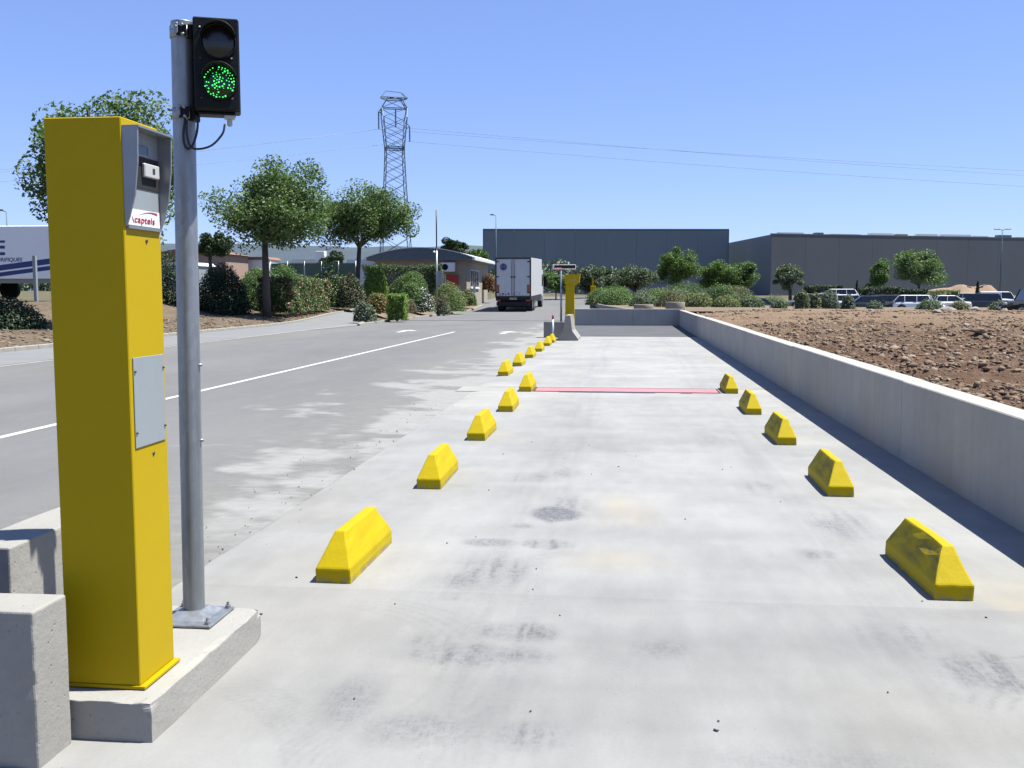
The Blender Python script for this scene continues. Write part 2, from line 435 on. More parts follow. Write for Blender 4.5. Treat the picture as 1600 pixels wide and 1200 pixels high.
M['white'] = mat('white enamel', (1.25, 1.25, 1.24), .4, var=.04)
M['white_plastic'] = mat('white plastic', (.74, .74, .72), .45, var=.03)
M['red'] = mat('red paint', (.62, .05, .035), .5, var=.08)
M['red_print'] = mat('red print', (.55, .02, .05), .6, var=.05)
M['pink_strip'] = mat('faded red beam', (.80, .30, .31), .6, var=.12, scale=4)
M['steel_dark'] = mat('dark steel', (.10, .10, .11), .5, .4)
M['blue_print'] = mat('blue print', (.03, .06, .28), .5, var=.05)
M['glass'] = mat('dark glass', (.015, .02, .022), .08, var=.1, spec=.8)
M['lens_off'] = mat('unlit lens', (.02, .015, .014), .25, var=.1, spec=.6)
M['green_lens'] = mat('green lens', (.005, .07, .012), .2, var=.1)
M['led'] = emit_mat('lit green diode', (.06, .85, .14), .95)
M['red_led'] = emit_mat('lit red diode', (1.0, .08, .05), .8)
M['pylon'] = mat('pylon steel', (.13, .22, .28), .6, .2, var=.1)
M['bark'] = mat('grey brown bark', (.13, .105, .08), .9, var=.3, scale=8, bumps=.8, bscale=25)

# ------------------------------------------------------------------ GROUND
def arange_nl(a, b, s0, g):
    v = [a]; s = s0
    while v[-1] < b: v.append(v[-1]+s); s *= g
    v[-1] = b
    return v
far_x = [-3000, -1500, -700, -300, -150, -80] + list(np.arange(-60, 60.1, 2.)) + [80, 150, 300, 700, 1500, 3000]
far_y = [-400, -100, -30, -10, 0] + list(np.arange(4, 160, 2.)) + [200, 260, 400, 800, 1600, 4000]
struct(grid_obj('ground', far_x, far_y, lambda X, Y: ground_z(X, Y)-.09, M['land']))

# --- road ---
def smear(X, Y):
    e = -(2.36+.028*np.clip(Y-5, 0, 30))
    wob = (fbm(X*.7+2, Y*.7, 63, 3)-.5)*1.3
    d = (e-X)+wob*.5
    reach = (.25+1.5*fbm(Y*.42, X*.08+3, 5, 3))*np.interp(Y, [5, 7, 16, 20, 33], [.5, 1, 1.1, .8, .65])
    n = fbm(X*1.6+7, Y*1.1+X*.5, 11, 5); st = fbm(X*.9, Y*3.1+X*.7, 21, 5); f = fbm(X*5, Y*5, 25, 3)
    v = (1-d/reach)*.62+(n-.5)*2.3+(st-.5)*1.3+(f-.5)*.5
    v = sm(v*1.5-.12)*sm((Y-4.4)/2)*np.clip(1-(d-1.5)/1.3, 0, 1)
    return np.clip(v*.9, 0, 1)
def silt(X, Y):
    d = -(2.36+.028*np.clip(Y-5, 0, 30))-X
    v = np.clip(1.1-d/1.9, 0, 1)*(.45+fbm(X*.8, Y*.9, 31, 4))
    gut = np.exp(-((X+11.2)/.9)**2)*.6*(.5+fbm(X, Y*.5, 44, 3))
    return np.clip(np.maximum(v*1.05, gut), 0, 1)
xs = list(np.arange(-15.0, -6, .5)) + list(np.arange(-6, -2.2, .045)) + [-2.2]
ys = [-6, -2, 0, 2, 3] + list(np.arange(3.5, 16, .05)) + list(np.arange(16, 34, .12)) + list(np.arange(34, 48, .5))
struct(grid_obj('road', xs, ys, road_z, M['asphalt'], attr={'cement': smear, 'silt': silt}))
zero = lambda X, Y: 0*X
road2 = grid_obj('road', [-15, -13, -12, -11, -9, -7, -5, -3, -2, 0, 3], list(np.arange(47.5, 105, 1.5)), lambda X, Y: road_z(X, Y)-.002*(X < 9),
                 M['asphalt'], attr={'cement': zero, 'silt': lambda X, Y: .25*fbm(X*.4, Y*.2, 9)})
struct(road2)
def flat_strip(name, pts, z, m, kind=True, cat=None):
    mb = MB(); mb.add([(x, y, z+float(road_z(x, y))) for x, y in pts], [list(range(len(pts)))])
    o = mb.build(name, m); struct(o); return o
# centre line, arrows, drain line
mb = MB()
for i in range(40):
    y0, y1 = 2+i*.86, 2+(i+1)*.86
    mb.add([(-6.26, y0, .004), (-6.15, y0, .004), (-6.15, y1, .004), (-6.26, y1, .004)], [(0, 1, 2, 3)])
struct(mb.build('centre_line', M['white_paint']))
def arrow(x, y, s, flip=1):
    mb = MB(); pts = [(-.10, 0), (.10, 0), (.10, 1.6), (.42*flip+.1, 1.6), (0, 2.7), (-.38, 1.6), (-.10, 1.6)]
    mb.add([(x+px*s, y+py*s, .0045) for px, py in pts], [list(range(len(pts)))])
    struct(mb.build('road_arrow', M['white_paint']))
arrow(-8.2, 35.6, .9); arrow(-4.25, 34.6, .95)
mb = MB(); mb.box(-11.5, -2.6, 50.3, 50.55, .005, .024); struct(mb.build('drain_channel', M['steel_dark']))
mb = MB()
for i in range(22):
    y0 = 12+i*1.6; mb.box(-12.22, -12.08, y0, y0+1.59, -.03, .012)
struct(mb.build('gutter_edge', M['kerb']))

# --- concrete weighing lane, cast in bays with open joints ---
def ell(X, Y, cx, cy, rx, ry, s, soft=.5, streak=0, seed=0):
    n = (fbm(X*7, Y*3.2, 50+seed, 3)-.5)*.8
    d = np.sqrt(((X-cx)/rx)**2+((Y-cy)/ry)**2)+n
    v = 1-sm((d-(1-soft))/(2*soft)*1.)
    if streak: v = v*(.35+.65*sm(fbm(X*38, Y*1.5, 70+seed, 2)*2.2-.6))
    return v*min(.75, s*1.5)
def arc(X, Y, cx, cy, r, wd, a0, a1, s, seed=0):
    a = np.arctan2(Y-cy, X-cx); rr = np.hypot(X-cx, Y-cy)
    v = np.exp(-((rr-r)/wd)**2)*sm((a-a0)/.25)*sm((a1-a)/.25)
    return v*s*1.25*(.35+.65*fbm(X*14, Y*6, 90+seed, 3))*(.4+.6*sm(fbm(rr*42, a*2, 95+seed, 2)*2-.5))
SC = [(-.455, 6.38, .15, .20, .42, .35, 0), (-.37, 6.72, .16, .25, .24, .6, 1), (-.40, 5.60, .13, .10, .36, .5, 1), (-.76, 5.61, .14, .08, .24, .5, 0),
      (-.62, 6.03, .06, .06, .2, .5, 0), (-.66, 5.0, .15, .30, .34, .7, 1), (-.82, 4.83, .12, .15, .22, .7, 1), (-.45, 4.10, .17, .12, .34, .5, 1),
      (-.60, 3.82, .26, .11, .36, .5, 1), (-.80, 3.95, .10, .1, .2, .6, 1), (-.50, 7.9, .14, .18, .2, .7, 1), (-.68, 7.65, .18, .2, .2, .7, 1),
      (1.37, 6.3, .16, .36, .26, .7, 1), (1.09, 5.55, .10, .10, .26, .6, 1), (1.0, 7.45, .13, .22, .2, .7, 1), (.17, 3.97, .10, .10, .17, .7, 0),
      (1.42, 3.85, .20, .20, .34, .6, 1), (1.13, 4.2, .2, .22, .16, .7, 1), (-.30, 3.12, .12, .11, .28, .6, 1), (-.62, 3.12, .18, .12, .18, .7, 0),
      (.9, 9.8, .2, .4, .14, .7, 1), (-.5, 10.5, .3, .6, .10, .8, 1), (-.95, 3.3, .09, .22, .16, .6, 0), (.6, 3.0, .3, .12, .12, .8, 0)]
def tone(X, Y):
    n1 = fbm(X*1.1, Y*.55, 1, 5); n2 = fbm(X*.5, Y*3.4, 2, 4); n3 = fbm(X*2.6, Y*1.1, 3, 4)
    t = .97+.26*(n1-.5)+.20*(n2-.5)+.16*(n3-.5)+.14*(fbm(X*9, Y*4, 4, 4)-.5)
    t = t+np.where(Y > 4.62, .05, -.03)+np.where((Y > 6.0) & (Y < 9), .02, 0)
    t = t+.10*sm((Y-9)/6)
    return np.clip(t-sm((2.9-Y)/1.2)*.05, .3, 1.25)
def wear(X, Y):
    wet = 0*X
    for i, (cx, cy, rx, ry, s, so, st) in enumerate(SC): wet = np.maximum(wet, ell(X, Y, cx, cy, rx, ry, s, so, st, i))
    for k in range(5):
        wet = np.maximum(wet, arc(X, Y, -1.45+.03*k, 3.6, .78+.035*k, .014, -.9, 1.5, .16, k))
        wet = np.maximum(wet, arc(X, Y, .25+.02*k, 4.5, 1.02+.04*k, .016, 2.0, 3.6, .18, 9+k))
        wet = np.maximum(wet, arc(X, Y, 2.0-.02*k, 3.2, .72+.045*k, .013, 1.5, 2.9, .22, 20+k))
        wet = np.maximum(wet, arc(X, Y, -1.9, 2.5, .95+.04*k, .015, -.3, 1.2, .15, 30+k))
    for cx in (-.62, -.42, 1.15, 1.3):
        wet = np.maximum(wet, .12*np.exp(-((X-cx-.05*np.sin(Y*.7))/.10)**2)*sm(fbm(X*22, Y*.5, int(cx*10)+40, 3)*2-.5))
    return np.clip(wet, 0, .9)
def rust(X, Y):
    v = ell(X, Y, .02, 6.6, .22, .45, .45, .8, 1, 3)+ell(X, Y, -.05, 5.3, .25, .2, .3, .8, 0, 4)+ell(X, Y, 1.95, 4.9, .2, .35, .3, .8, 0, 5)
    v = v+ell(X, Y, 1.78, 4.72, .10, .12, .3, .8, 0, 6)
    v = v+.22*sm(fbm(X*.9, Y*.6, 61, 4)*2.4-1.2)
    return np.clip(v*.6, 0, .4)
lane = MB(); lane.box(-2.3, 2.39, -2.5, 32.9, -.05, -.012)
lane_o = struct(lane.build('concrete_lane', M['plinth']))
def left_edge(Y): return -(2.36+.028*np.clip(Y-5, 0, 30))+.10*(fbm(Y*1.6, 0*Y, 77, 4)-.5)
joints = [-2.5, 2.2, 4.62, 9.3, 14.40]
joints2 = [15.12, 22.2, 32.75]
for js in (joints, joints2):
    for y0, y1 in zip(js[:-1], js[1:]):
        st = .022 if y1 < 9.4 else (.05 if y1 < 16 else .14)
        if y1 < 2.3: st = .25
        ny = max(4, int((y1-y0)/st)); nx = int(4.8/(.02 if y1 < 9.4 else .045)) if y1 > 2.3 else 30
        g = .0002 if 6.0 < y1 < 6.1 else 0.
        yy = np.linspace(y0, y1-g, ny)
        def wp(X, Y): u = (X+2.4)/4.8; L = left_edge(Y); return L+u*(2.398-L), Y
        s_ = grid_obj('concrete_slab', np.linspace(-2.4, 2.4, nx), yy, lambda X, Y: .010+.003*(fbm(X*1.5, Y*1.5, 8, 3)-.5)-.017*sm((-2.0-X)/.34)-.006*sm((X*0-2.0-X)/.3)*(fbm(X*6, Y*2.2, 55, 3)-.5), M['floor'], lane_o,
                      {'tone': tone, 'rust': rust, 'wear': wear}, wp)
# dark infill beyond the concrete
struct(grid_obj('asphalt_infill', np.linspace(-2.6, 2.39, 20), np.linspace(32.76, 43.98, 30), lambda X, Y: .006+0*X, M['apron']))
# side bits beside the scale platform
mb = MB(); mb.box(-2.45, -1.30, 14.40, 15.12, -.03, .008); mb.box(1.40, 2.39, 14.40, 15.12, -.03, .008)
o = struct(mb.build('lane_infill', M['plinth']))

# --- retaining wall ---
wl = empty('retaining_wall', (2.4, 0, 0), 'low grey concrete wall running along the right of the lane, casting a dark shadow', 'wall')
segs = [-2, 3.2, 8.9, 14.6, 20.3, 26, 31.7, 37.4, 43.99]
for i, (a, b) in enumerate(zip(segs[:-1], segs[1:])):
    mb = MB(); mb.box(.0, .2, a+.003, b-.003, -.1, .69+.004*((i*7) % 3-1), bev=.008); mb.build('wall_section', M['wall'], wl)
wf = empty('retaining_wall', (0, 44, 0), 'low grey concrete wall closing off the far end of the lane', 'wall')
for a, b in ((-2.2, .4), (.4, 2.6)):
    mb = MB(); mb.box(a+.003, b-.003, 0, .2, -.1, .735, bev=.008); mb.build('wall_section', M['wall'], wf)

# --- rubble field to the right ---
def soil_z(X, Y):
    near = np.exp(-(X-2.6)/.5)
    return .54+.10*sm((X-3)/4)+.16*(fbm(X*.45, Y*.35, 5, 4)-.5)+(.16*(fbm(X*2.2, Y*1.6, 6, 4)-.5)+.17*(fbm(X*6.5, Y*5, 16, 4)-.5)*sm(fbm(X*.6, Y*.5, 18, 2)*3-.6))*sm((46-Y)/18+.25)*sm((X-2.6)/.3+.1)-.05*near-.02*sm((Y-44)/4)
sx = arange_nl(2.602, 46, .04, 1.016); sy = np.array(arange_nl(4.0, 50.5, .05, 1.0052)); sy[0] = 0.
struct(grid_obj('stony_ground', sx, sy, soil_z, M['soil']))

ICO_V = None
def ico(sub=0):
    t = (1+5**.5)/2
    V = np.array([(-1,t,0),(1,t,0),(-1,-t,0),(1,-t,0),(0,-1,t),(0,1,t),(0,-1,-t),(0,1,-t),(t,0,-1),(t,0,1),(-t,0,-1),(-t,0,1)], float)
    V /= np.linalg.norm(V[0])
    F = np.array([(0,11,5),(0,5,1),(0,1,7),(0,7,10),(0,10,11),(1,5,9),(5,11,4),(11,10,2),(10,7,6),(7,1,8),(3,9,4),(3,4,2),(3,2,6),(3,6,8),(3,8,9),(4,9,5),(2,4,11),(6,2,10),(8,6,7),(9,8,1)])
    for _ in range(sub):
        V = list(map(tuple, V)); mid = {}; F2 = []
        def m(a, b):
            k = (min(a, b), max(a, b))
            if k not in mid:
                p = np.array(V[a])+np.array(V[b]); V.append(tuple(p/np.linalg.norm(p))); mid[k] = len(V)-1
            return mid[k]
        for a, b, c in F:
            x, y, z = m(a, b), m(b, c), m(c, a); F2 += [(a, x, z), (b, y, x), (c, z, y), (x, y, z)]
        V = np.array(V); F = np.array(F2)
    return V, F
def stones(name, P, size, m, flat=.55, seed=1):
    rng = np.random.default_rng(seed); V, F = ico(0); n = len(P)
    W = V[None]*(1+rng.uniform(-.55, .45, (n, 12, 1)))
    sc = size[:, None, None]*np.stack([rng.uniform(.7, 1.3, n), rng.uniform(.6, 1., n), rng.uniform(flat*.6, flat*1.3, n)], -1)[:, None]
    W = W*sc
    a = rng.uniform(0, 6.28, n); ca, sa = np.cos(a)[:, None], np.sin(a)[:, None]
    b = rng.normal(0, .35, n); cb, sb = np.cos(b)[:, None], np.sin(b)[:, None]
    y, z = W[..., 1]*cb-W[..., 2]*sb, W[..., 1]*sb+W[..., 2]*cb
    x, y = W[..., 0]*ca-y*sa, W[..., 0]*sa+y*ca
    W = np.stack([x, y, z], -1)+P[:, None]
    FF = F[None]+np.arange(n)[:, None, None]*12
    return link(name, raw_mesh(name, W.reshape(-1, 3), FF.reshape(-1, 3), m))
def stone_mat(name, cols):
    cols = [tuple(x*.52 for x in c) for c in cols]
    m, nb, bs = base_mat(name); r = nb.new('NewGeometry').outputs['Random Per Island']
    c = nb.mix(nb.ramp(r, 0, .5), cols[0], cols[1]); c = nb.mix(nb.ramp(r, .55, 1.), c, cols[2])
    tc = nb.new('TexCoord').outputs['Object']; f = nb.noise(tc, 30, 4, .7)
    c = nb.mix(nb.math('MULTIPLY', nb.ramp(f, .4, .7), .45), c, tuple(x*.6 for x in cols[0]))
    nb.l(c, bs.inputs['Base Color']); bs.inputs['Roughness'].default_value = .95; bs.inputs['Specular IOR Level'].default_value = .1
    bump(nb, bs, f, .6, .01); return m
M['rubble'] = stone_mat('rubble stone', [(.26, .17, .115), (.37, .27, .19), (.49, .39, .29)])
M['limestone'] = mat('limestone', (.44, .38, .31), .95, var=.3, scale=5, bumps=.8, bscale=14)
rng = np.random.default_rng(3)
def field_pts(n, y0, y1, p):
    Y = y0+(y1-y0)*rng.uniform(0, 1, n)**p; X = 2.62+(Y*.62+1)*rng.uniform(0, 1, n)**1.1
    return X, Y
X, Y = field_pts(62000, 5, 49, 1.55)
sz = np.exp(rng.normal(-4.25, .62, len(X)))*(1+.018*Y); sz = np.clip(sz, .008, .11)
sz = np.minimum(sz, np.interp(Y, [5, 20, 49], [.055, .085, .10]))
keep = (fbm(X*.5, Y*.5, 14, 3) > np.interp(Y, [18, 34], [.30, .50])) & (X-sz*1.3 > 2.605); X, Y, sz = X[keep], Y[keep], sz[keep]
o = stones('rubble', np.stack([X, Y, soil_z(X, Y)+sz*.12], -1), sz, M['rubble'], .6, 2)
tag(o, 'brown broken stones scattered all over the bare reddish ground', 'rubble', kind='stuff')
def rock(name, x, y, z, s, label, cat='rock', group=None, m=None, seed=0, flat=.6, rz=0):
    V, F = ico(2); r = np.random.default_rng(seed)
    d = r.normal(size=(14, 3)); d /= np.linalg.norm(d, axis=1)[:, None]
    V = V.copy()
    for q in d:                                                   # chop facets off a sphere
        t = V@q; k = r.uniform(.55, .85); V -= np.outer(np.maximum(t-k, 0), q)
    V *= (1+.10*(np.random.default_rng(seed+1).uniform(-1, 1, (len(V), 1))))
    V *= np.array([1.2, .9, flat])*s
    c, s_ = math.cos(rz), math.sin(rz); V = V@np.array([[c, s_, 0], [-s_, c, 0], [0, 0, 1]])
    o = link(name, raw_mesh(name, V, F, m or M['limestone'])); o.location = (x, y, z+s*flat*.45)
    return tag(o, label, cat, group)
for k, (x, y, q, lb) in enumerate([
    (7.75, 24.6, .20, 'flat pale rock in the middle of the rubble field, left of its twin'), (8.15, 25.0, .20, 'flat pale rock in the middle of the rubble field, right of its twin'),
    (12.3, 41.0, .30, 'long grey rock at mid distance in the rubble field'), (14.0, 34.5, .22, 'lone light rock in the right part of the rubble field'),
    (15.6, 35.5, .26, 'broad light rock at the right edge of the picture below the concrete slab'), (6.3, 18.6, .22, 'big dark brown rock nearest the wall in the rubble'),
    (7.25, 18.9, .16, 'light brown rock right of the big dark one in the near rubble'), (6.9, 21.2, .15, 'small brown rock just beyond the big dark one'),
    (4.35, 11.6, .11, 'brown rock close behind the wall top in the near rubble'), (10.6, 44.5, .24, 'rounded grey rock before the parking lot at the far side of the rubble')]):
    rock('rock', x, y, float(soil_z(x, y)), q*.62, lb, 'rock', None, M['rubble'] if k in (5, 7, 8) else M['limestone'], k*3+1, .5, k*1.3)
rock('boulder', 14.5, 47.0, .50, .40, 'large pale pointed boulder at the far edge of the rubble field', 'boulder', seed=91, flat=.62, rz=.4)
rock('boulder', 16.4, 49.2, .50, .27, 'smaller pale boulder right of the large pointed one, before low shrubs', 'boulder', seed=92, flat=.8)
rock('boulder', 17.6, 48.6, .48, .20, 'whitish rock behind the left end of the low concrete slab', 'boulder', seed=93, flat=.9)

# --- left verge and path, bank ---
def verge_edge(Y): return np.interp(Y, [0, 20, 33, 45, 52, 62, 80], [-14.95, -14.95, -15.0, -15.1, -15.6, -16.5, -18.5])
def wpv(X, Y): e = verge_edge(Y); return e-.12+(X)*1., Y
struct(grid_obj('verge', [-.0]+list(-np.arange(.25, 9, .25)), np.arange(14, 72, .4), lambda X, Y: left_z(X, Y)+.02+.05*(fbm(X*1.5, Y*1.5, 3, 4)-.5), M['verge'], warp=wpv))
kb = bpy.data.objects.new('kerb', None); C.objects.link(kb); struct(kb)
km = MB(); km.box(-.06, .06, -.495, .495, -.2, .075, bev=.012); kmesh = km.mesh('kerb_stone', M['kerb'])
def kerb_line(pts, zf, step=1.0):
    P = [Vector((x, y, 0)) for x, y in pts]; acc = 0
    for a, b in zip(P[:-1], P[1:]):
        L = (b-a).length; n = max(1, round(L/step)); d = (b-a).normalized()
        for i in range(n):
            c = a.lerp(b, (i+.5)/n); z0 = float(zf(a.lerp(b, i/n).x, a.lerp(b, i/n).y)); z1 = float(zf(a.lerp(b, (i+1)/n).x, a.lerp(b, (i+1)/n).y))
            o = link('kerb_stone', kmesh, kb); o.location = (c.x, c.y, (z0+z1)/2)
            o.rotation_euler = (math.atan2(z1-z0, L/n), 0, math.atan2(-d.x, d.y)); o.scale = (1, L/n/1.0, 1)
kerb_line([(float(verge_edge(y)), y) for y in (16, 20, 26, 33, 39, 45, 48.5, 52, 57, 62)], lambda x, y: left_z(x+.5, y)+.04)
BK = [(-11.5, 42.5), (-11.6, 47.3), (-11.4, 53.2), (-11.2, 60), (-11.0, 66), (-11.1, 73), (-11.4, 80)]
kerb_line(BK, lambda x, y: road_z(x, y)+.03)
kerb_line([(-11.5, 42.5), (-12.3, 47), (-13.1, 54), (-13.6, 62)], lambda x, y: left_z(x, y)+.03)
def bank_z(X, Y): e = np.interp(Y, [42.5, 47.3, 53.2, 60, 66, 73, 80], [-11.5, -11.6, -11.4, -11.2, -11.0, -11.1, -11.4]); return np.maximum(left_z(X, Y), road_z(X, Y))+.06+.5*sm((e-X)/2.6)*sm((Y-42)/5)
def wpb(X, Y):
    e = np.interp(Y, [42.5, 47.3, 53.2, 60, 66, 73, 80], [-11.5, -11.6, -11.4, -11.2, -11.0, -11.1, -11.4]); l = np.interp(Y, [42.5, 47, 54, 62, 63, 80], [-11.52, -12.3, -13.1, -13.6, -20, -20])
    return e-.06+X*(l-e), Y
struct(grid_obj('planted_bank', np.linspace(0, 1, 14), np.arange(42.5, 80, .6), bank_z, M['bedsoil'], warp=wpb))
def wpp(X, Y): a = verge_edge(Y)+.06; b = np.interp(Y, [30, 36, 42.5, 47, 54, 62, 70], [-12.3, -12.2, -11.56, -12.36, -13.16, -13.66, -14.2]); return b+X*(a-b), Y
struct(grid_obj('path', np.linspace(0, 1, 8), np.arange(16, 64, .8), lambda X, Y: np.where(X < -12.2, left_z(X, Y), road_z(X, Y))+.008, M['path'], warp=wpp))
# stones and dry litter on the verge
Yv = rng.uniform(20, 60, 2600); Xv = verge_edge(Yv)-.2-rng.uniform(0, 1, 2600)**1.3*3.5
szv = np.clip(np.exp(rng.normal(-3.3, .5, 2600)), .015, .14)
M['litter'] = stone_mat('dry litter', [(.24, .16, .10), (.34, .26, .17), (.46, .40, .31)])
tag(stones('litter', np.stack([Xv, Yv, left_z(Xv, Yv)+.03], -1), szv, M['litter'], .35, 4), 'dry leaf litter and pale stone chips covering the verge by the road', 'litter', kind='stuff')

# --- right hand bed, parking, back road kerb ---
bedline = [(2.6, 44.4), (.9, 44.8), (.2, 47.5), (-1.7, 65), (-3.0, 93), (-3.0, 104)]
def wbd(X, Y): e = np.interp(Y, [44.3, 44.8, 47.5, 65, 93, 200], [2.6, .9, .2, -1.7, -3., -3.]); return e+X, Y
struct(grid_obj('planting_bed', [0, .4, 1, 2, 3, 4, 6, 8, 10, 12, 15, 18, 22, 26], list(np.arange(44.3, 50, .35))+list(np.arange(50, 125, 1.5)),
                lambda X, Y: bed_z(X, Y)+.01, M['bedsoil'], warp=wbd))
kerb_line(bedline[1:], lambda x, y: bed_z(x, y)-.0)
struct(grid_obj('parking_lot', np.arange(12, 75, 3.), np.arange(70, 128, 2.), lambda X, Y: bed_z(X, Y)+.035, M['lot']))
struct(grid_obj('footpath', [9, 12, 16, 22, 30], [50.2, 51, 52.5], lambda X, Y: .53+0*X, M['path']))

# ------------------------------------------------------------------ SCALE BEAM across the lane
sb = empty('scale_beam', (0.04, 14.76, 0), 'faded red steel strip set across the concrete lane between two yellow blocks', 'scale beam')
mb = MB(); mb.box(-1.33, 1.33, -.24, .24, -.02, .016, bev=.004); mb.build('red_plate', M['pink_strip'], sb)
mb = MB()
for y in (-.335, .335): mb.box(-1.34, 1.34, y-.09 if y < 0 else y-.09, y+.03, -.02, .010)
mb.box(-1.36, -1.335, -.36, .36, -.02, .012); mb.box(1.335, 1.36, -.36, .36, -.02, .012); mb.build('edge_angle', M['steel_dark'], sb)

# ------------------------------------------------------------------ YELLOW BLOCKS
import bmesh
def block_mesh(name, m, seed, gouge=False):
    Wb, Lb, h0, h1, wt, ins = .09, .415, .072, .235, .026, .125
    V = [(sx*Wb, sy*Lb, z) for z in (0, h0) for sx, sy in ((-1,-1),(1,-1),(1,1),(-1,1))] + [(sx*wt, sy*(Lb-ins), h1) for sx, sy in ((-1,-1),(1,-1),(1,1),(-1,1))]
    F = [(3,2,1,0)]+[(i+4*k, (i+1)%4+4*k, (i+1)%4+4*k+4, i+4*k+4) for k in (0, 1) for i in range(4)]+[(8,9,10,11)]
    me = bpy.data.meshes.new(name); me.from_pydata(V, [], F)
    b = bmesh.new(); b.from_mesh(me)
    bmesh.ops.bevel(b, geom=[e for e in b.edges if max(v.co.z for v in e.verts) > .03], offset=.009, segments=2, affect='EDGES', profile=.6)
    bmesh.ops.triangulate(b, faces=[f for f in b.faces if len(f.verts) > 4])
    bmesh.ops.subdivide_edges(b, edges=[e for e in b.edges if e.calc_length() > .06], cuts=3, use_grid_fill=True)
    r = random.Random(seed); ph = [r.random()*9 for _ in range(4)]
    for v in b.verts:
        c = v.co
        if c.z > .02:
            k = .0016*math.sin(c.x*60+ph[0])*math.sin(c.y*23+ph[1])+.0012*math.sin(c.z*70+c.y*31+ph[2])
            c.x += k; c.z += k*.6
        if gouge:
            d = math.hypot((c.y+.21)/.10, (c.z-.21)/.06)
            if d < 1 and c.x < .03: c.x += .018*(1-d)**.6; c.z -= .012*(1-d)
            d = math.hypot((c.y-.02)/.14, (c.z-.225)/.045)
            if d < 1 and c.x < .01: c.x += .010*(1-d)
    b.to_mesh(me); b.free(); me.materials.append(m)
    for p in me.polygons: p.use_smooth = False
    return me
bm1 = block_mesh('wheel_block', M['yellow'], 1); bm2 = block_mesh('wheel_block', M['yellow_scuffed'], 2); bm3 = block_mesh('wheel_block', M['yellow_scuffed'], 3, True)
ordn = ['nearest', 'second', 'third', 'fourth', 'fifth', 'sixth']
near_y = [5.125, 7.52, 9.93, 12.3, 14.78]
Ltxt = ['yellow concrete wheel block nearest the camera on the left of the lane', 'second yellow block from the camera in the left row',
        'third yellow block from the camera in the left row', 'fourth yellow block in the left row, just before the red strip', 'yellow block touching the left end of the red strip']
Rtxt = ['yellow block nearest the wall and camera, its lane side gouged and blackened by tyres', 'second yellow block from the camera in the right row by the wall',
        'third yellow block from the camera in the right row by the wall', 'fourth yellow block in the right row, just before the red strip', 'yellow block at the right end of the red strip']
Ftxt = ['first yellow block past the red strip on the outer left line', 'second yellow block past the red strip on the outer left line', 'third yellow block past the red strip on the outer left line',
        'fourth yellow block past the red strip on the outer left line', 'yellow block last but one before the flared concrete barrier', 'small far yellow block beside the foot of the flared barrier']
for i, y in enumerate(near_y):
    o = link('wheel_block', bm1, None, (-1.415, y, .011)); o.rotation_euler.z = R((-1, .6, -.4, .8, 0)[i]); tag(o, Ltxt[i], 'wheel block', 'yellow wheel blocks along the lane')
    o = link('wheel_block', bm3 if i == 0 else bm2, None, (1.545, y+.05, .011)); o.rotation_euler.z = R((1.2, -.5, .5, -.3, .4)[i]); tag(o, Rtxt[i], 'wheel block', 'yellow wheel blocks along the lane')
for i, y in enumerate([17.5, 19.8, 22.28, 24.68, 27.32, 29.0]):
    o = link('wheel_block', bm1, None, (-2.07, y, .011)); tag(o, Ftxt[i], 'wheel block', 'yellow wheel blocks along the lane')

# specks and bits on the lane
n = 42; Xd = rng.uniform(-1.8, 2.0, n); Yd = 2.8+7*rng.uniform(0, 1, n)**1.6; sd = rng.uniform(.0035, .009, n)
tag(stones('grit', np.stack([Xd, Yd, np.full(n, .013)], -1), sd, M['steel_dark'], .6, 8), 'dark grit and bits of leaf dotted over the pale concrete lane', 'grit', kind='stuff')
n = 110; Yd = 4+9*rng.uniform(0, 1, n)**1.2; Xd = -(2.35+.028*(Yd-5))-rng.normal(0, .22, n); sd = rng.uniform(.003, .008, n)
tag(stones('grit', np.stack([Xd, Yd, np.full(n, .008)], -1), sd, M['rubble'], .6, 9), 'loose crumbs along the ragged seam of concrete and asphalt', 'grit', kind='stuff')

# ------------------------------------------------------------------ PLINTH, BARRIER BLOCKS
def rough_box(name, x0, x1, y0, y1, z0, z1, m, label, cat, seed, amp=.004, cut=14, group=None):
    mb = MB(); mb.box(x0, x1, y0, y1, z0, z1); me = mb.mesh(name, m)
    b = bmesh.new(); b.from_mesh(me)
    bmesh.ops.subdivide_edges(b, edges=b.edges[:], cuts=cut, use_grid_fill=True)
    cx, cy, cz = (x0+x1)/2, (y0+y1)/2, (z0+z1)/2
    for v in b.verts:
        c = v.co; k = float(fbm(c.x*6+c.z*5+seed, c.y*6+c.z*8, seed, 3))-.5; k2 = float(fbm(c.x*19+seed, c.y*19+c.z*23, seed+4, 2))
        ed = (min(abs(c.x-x0), abs(c.x-x1)) < 1e-4)+(min(abs(c.y-y0), abs(c.y-y1)) < 1e-4)+(min(abs(c.z-z0), abs(c.z-z1)) < 1e-4)
        chip = .010*max(0, k2-.58)/.42*(ed >= 2)*(amp/.006)          # corners knocked off here and there
        d = Vector((cx-c.x, cy-c.y, cz-c.z)); d = Vector((math.copysign(1, d.x)*(abs(abs(c.x-cx)-(x1-x0)/2) < 1e-4), math.copysign(1, d.y)*(abs(abs(c.y-cy)-(y1-y0)/2) < 1e-4), math.copysign(1, d.z)*(abs(abs(c.z-cz)-(z1-z0)/2) < 1e-4)))
        v.co = c+d*(chip+amp*.5*(k+.5))
    b.to_mesh(me); b.free()
    o = link(name, me); bv = o.modifiers.new('rounded edges', 'BEVEL'); bv.width = .007; bv.segments = 2; bv.limit_method = 'ANGLE'; bv.angle_limit = R(45)
    return tag(o, label, cat, group)
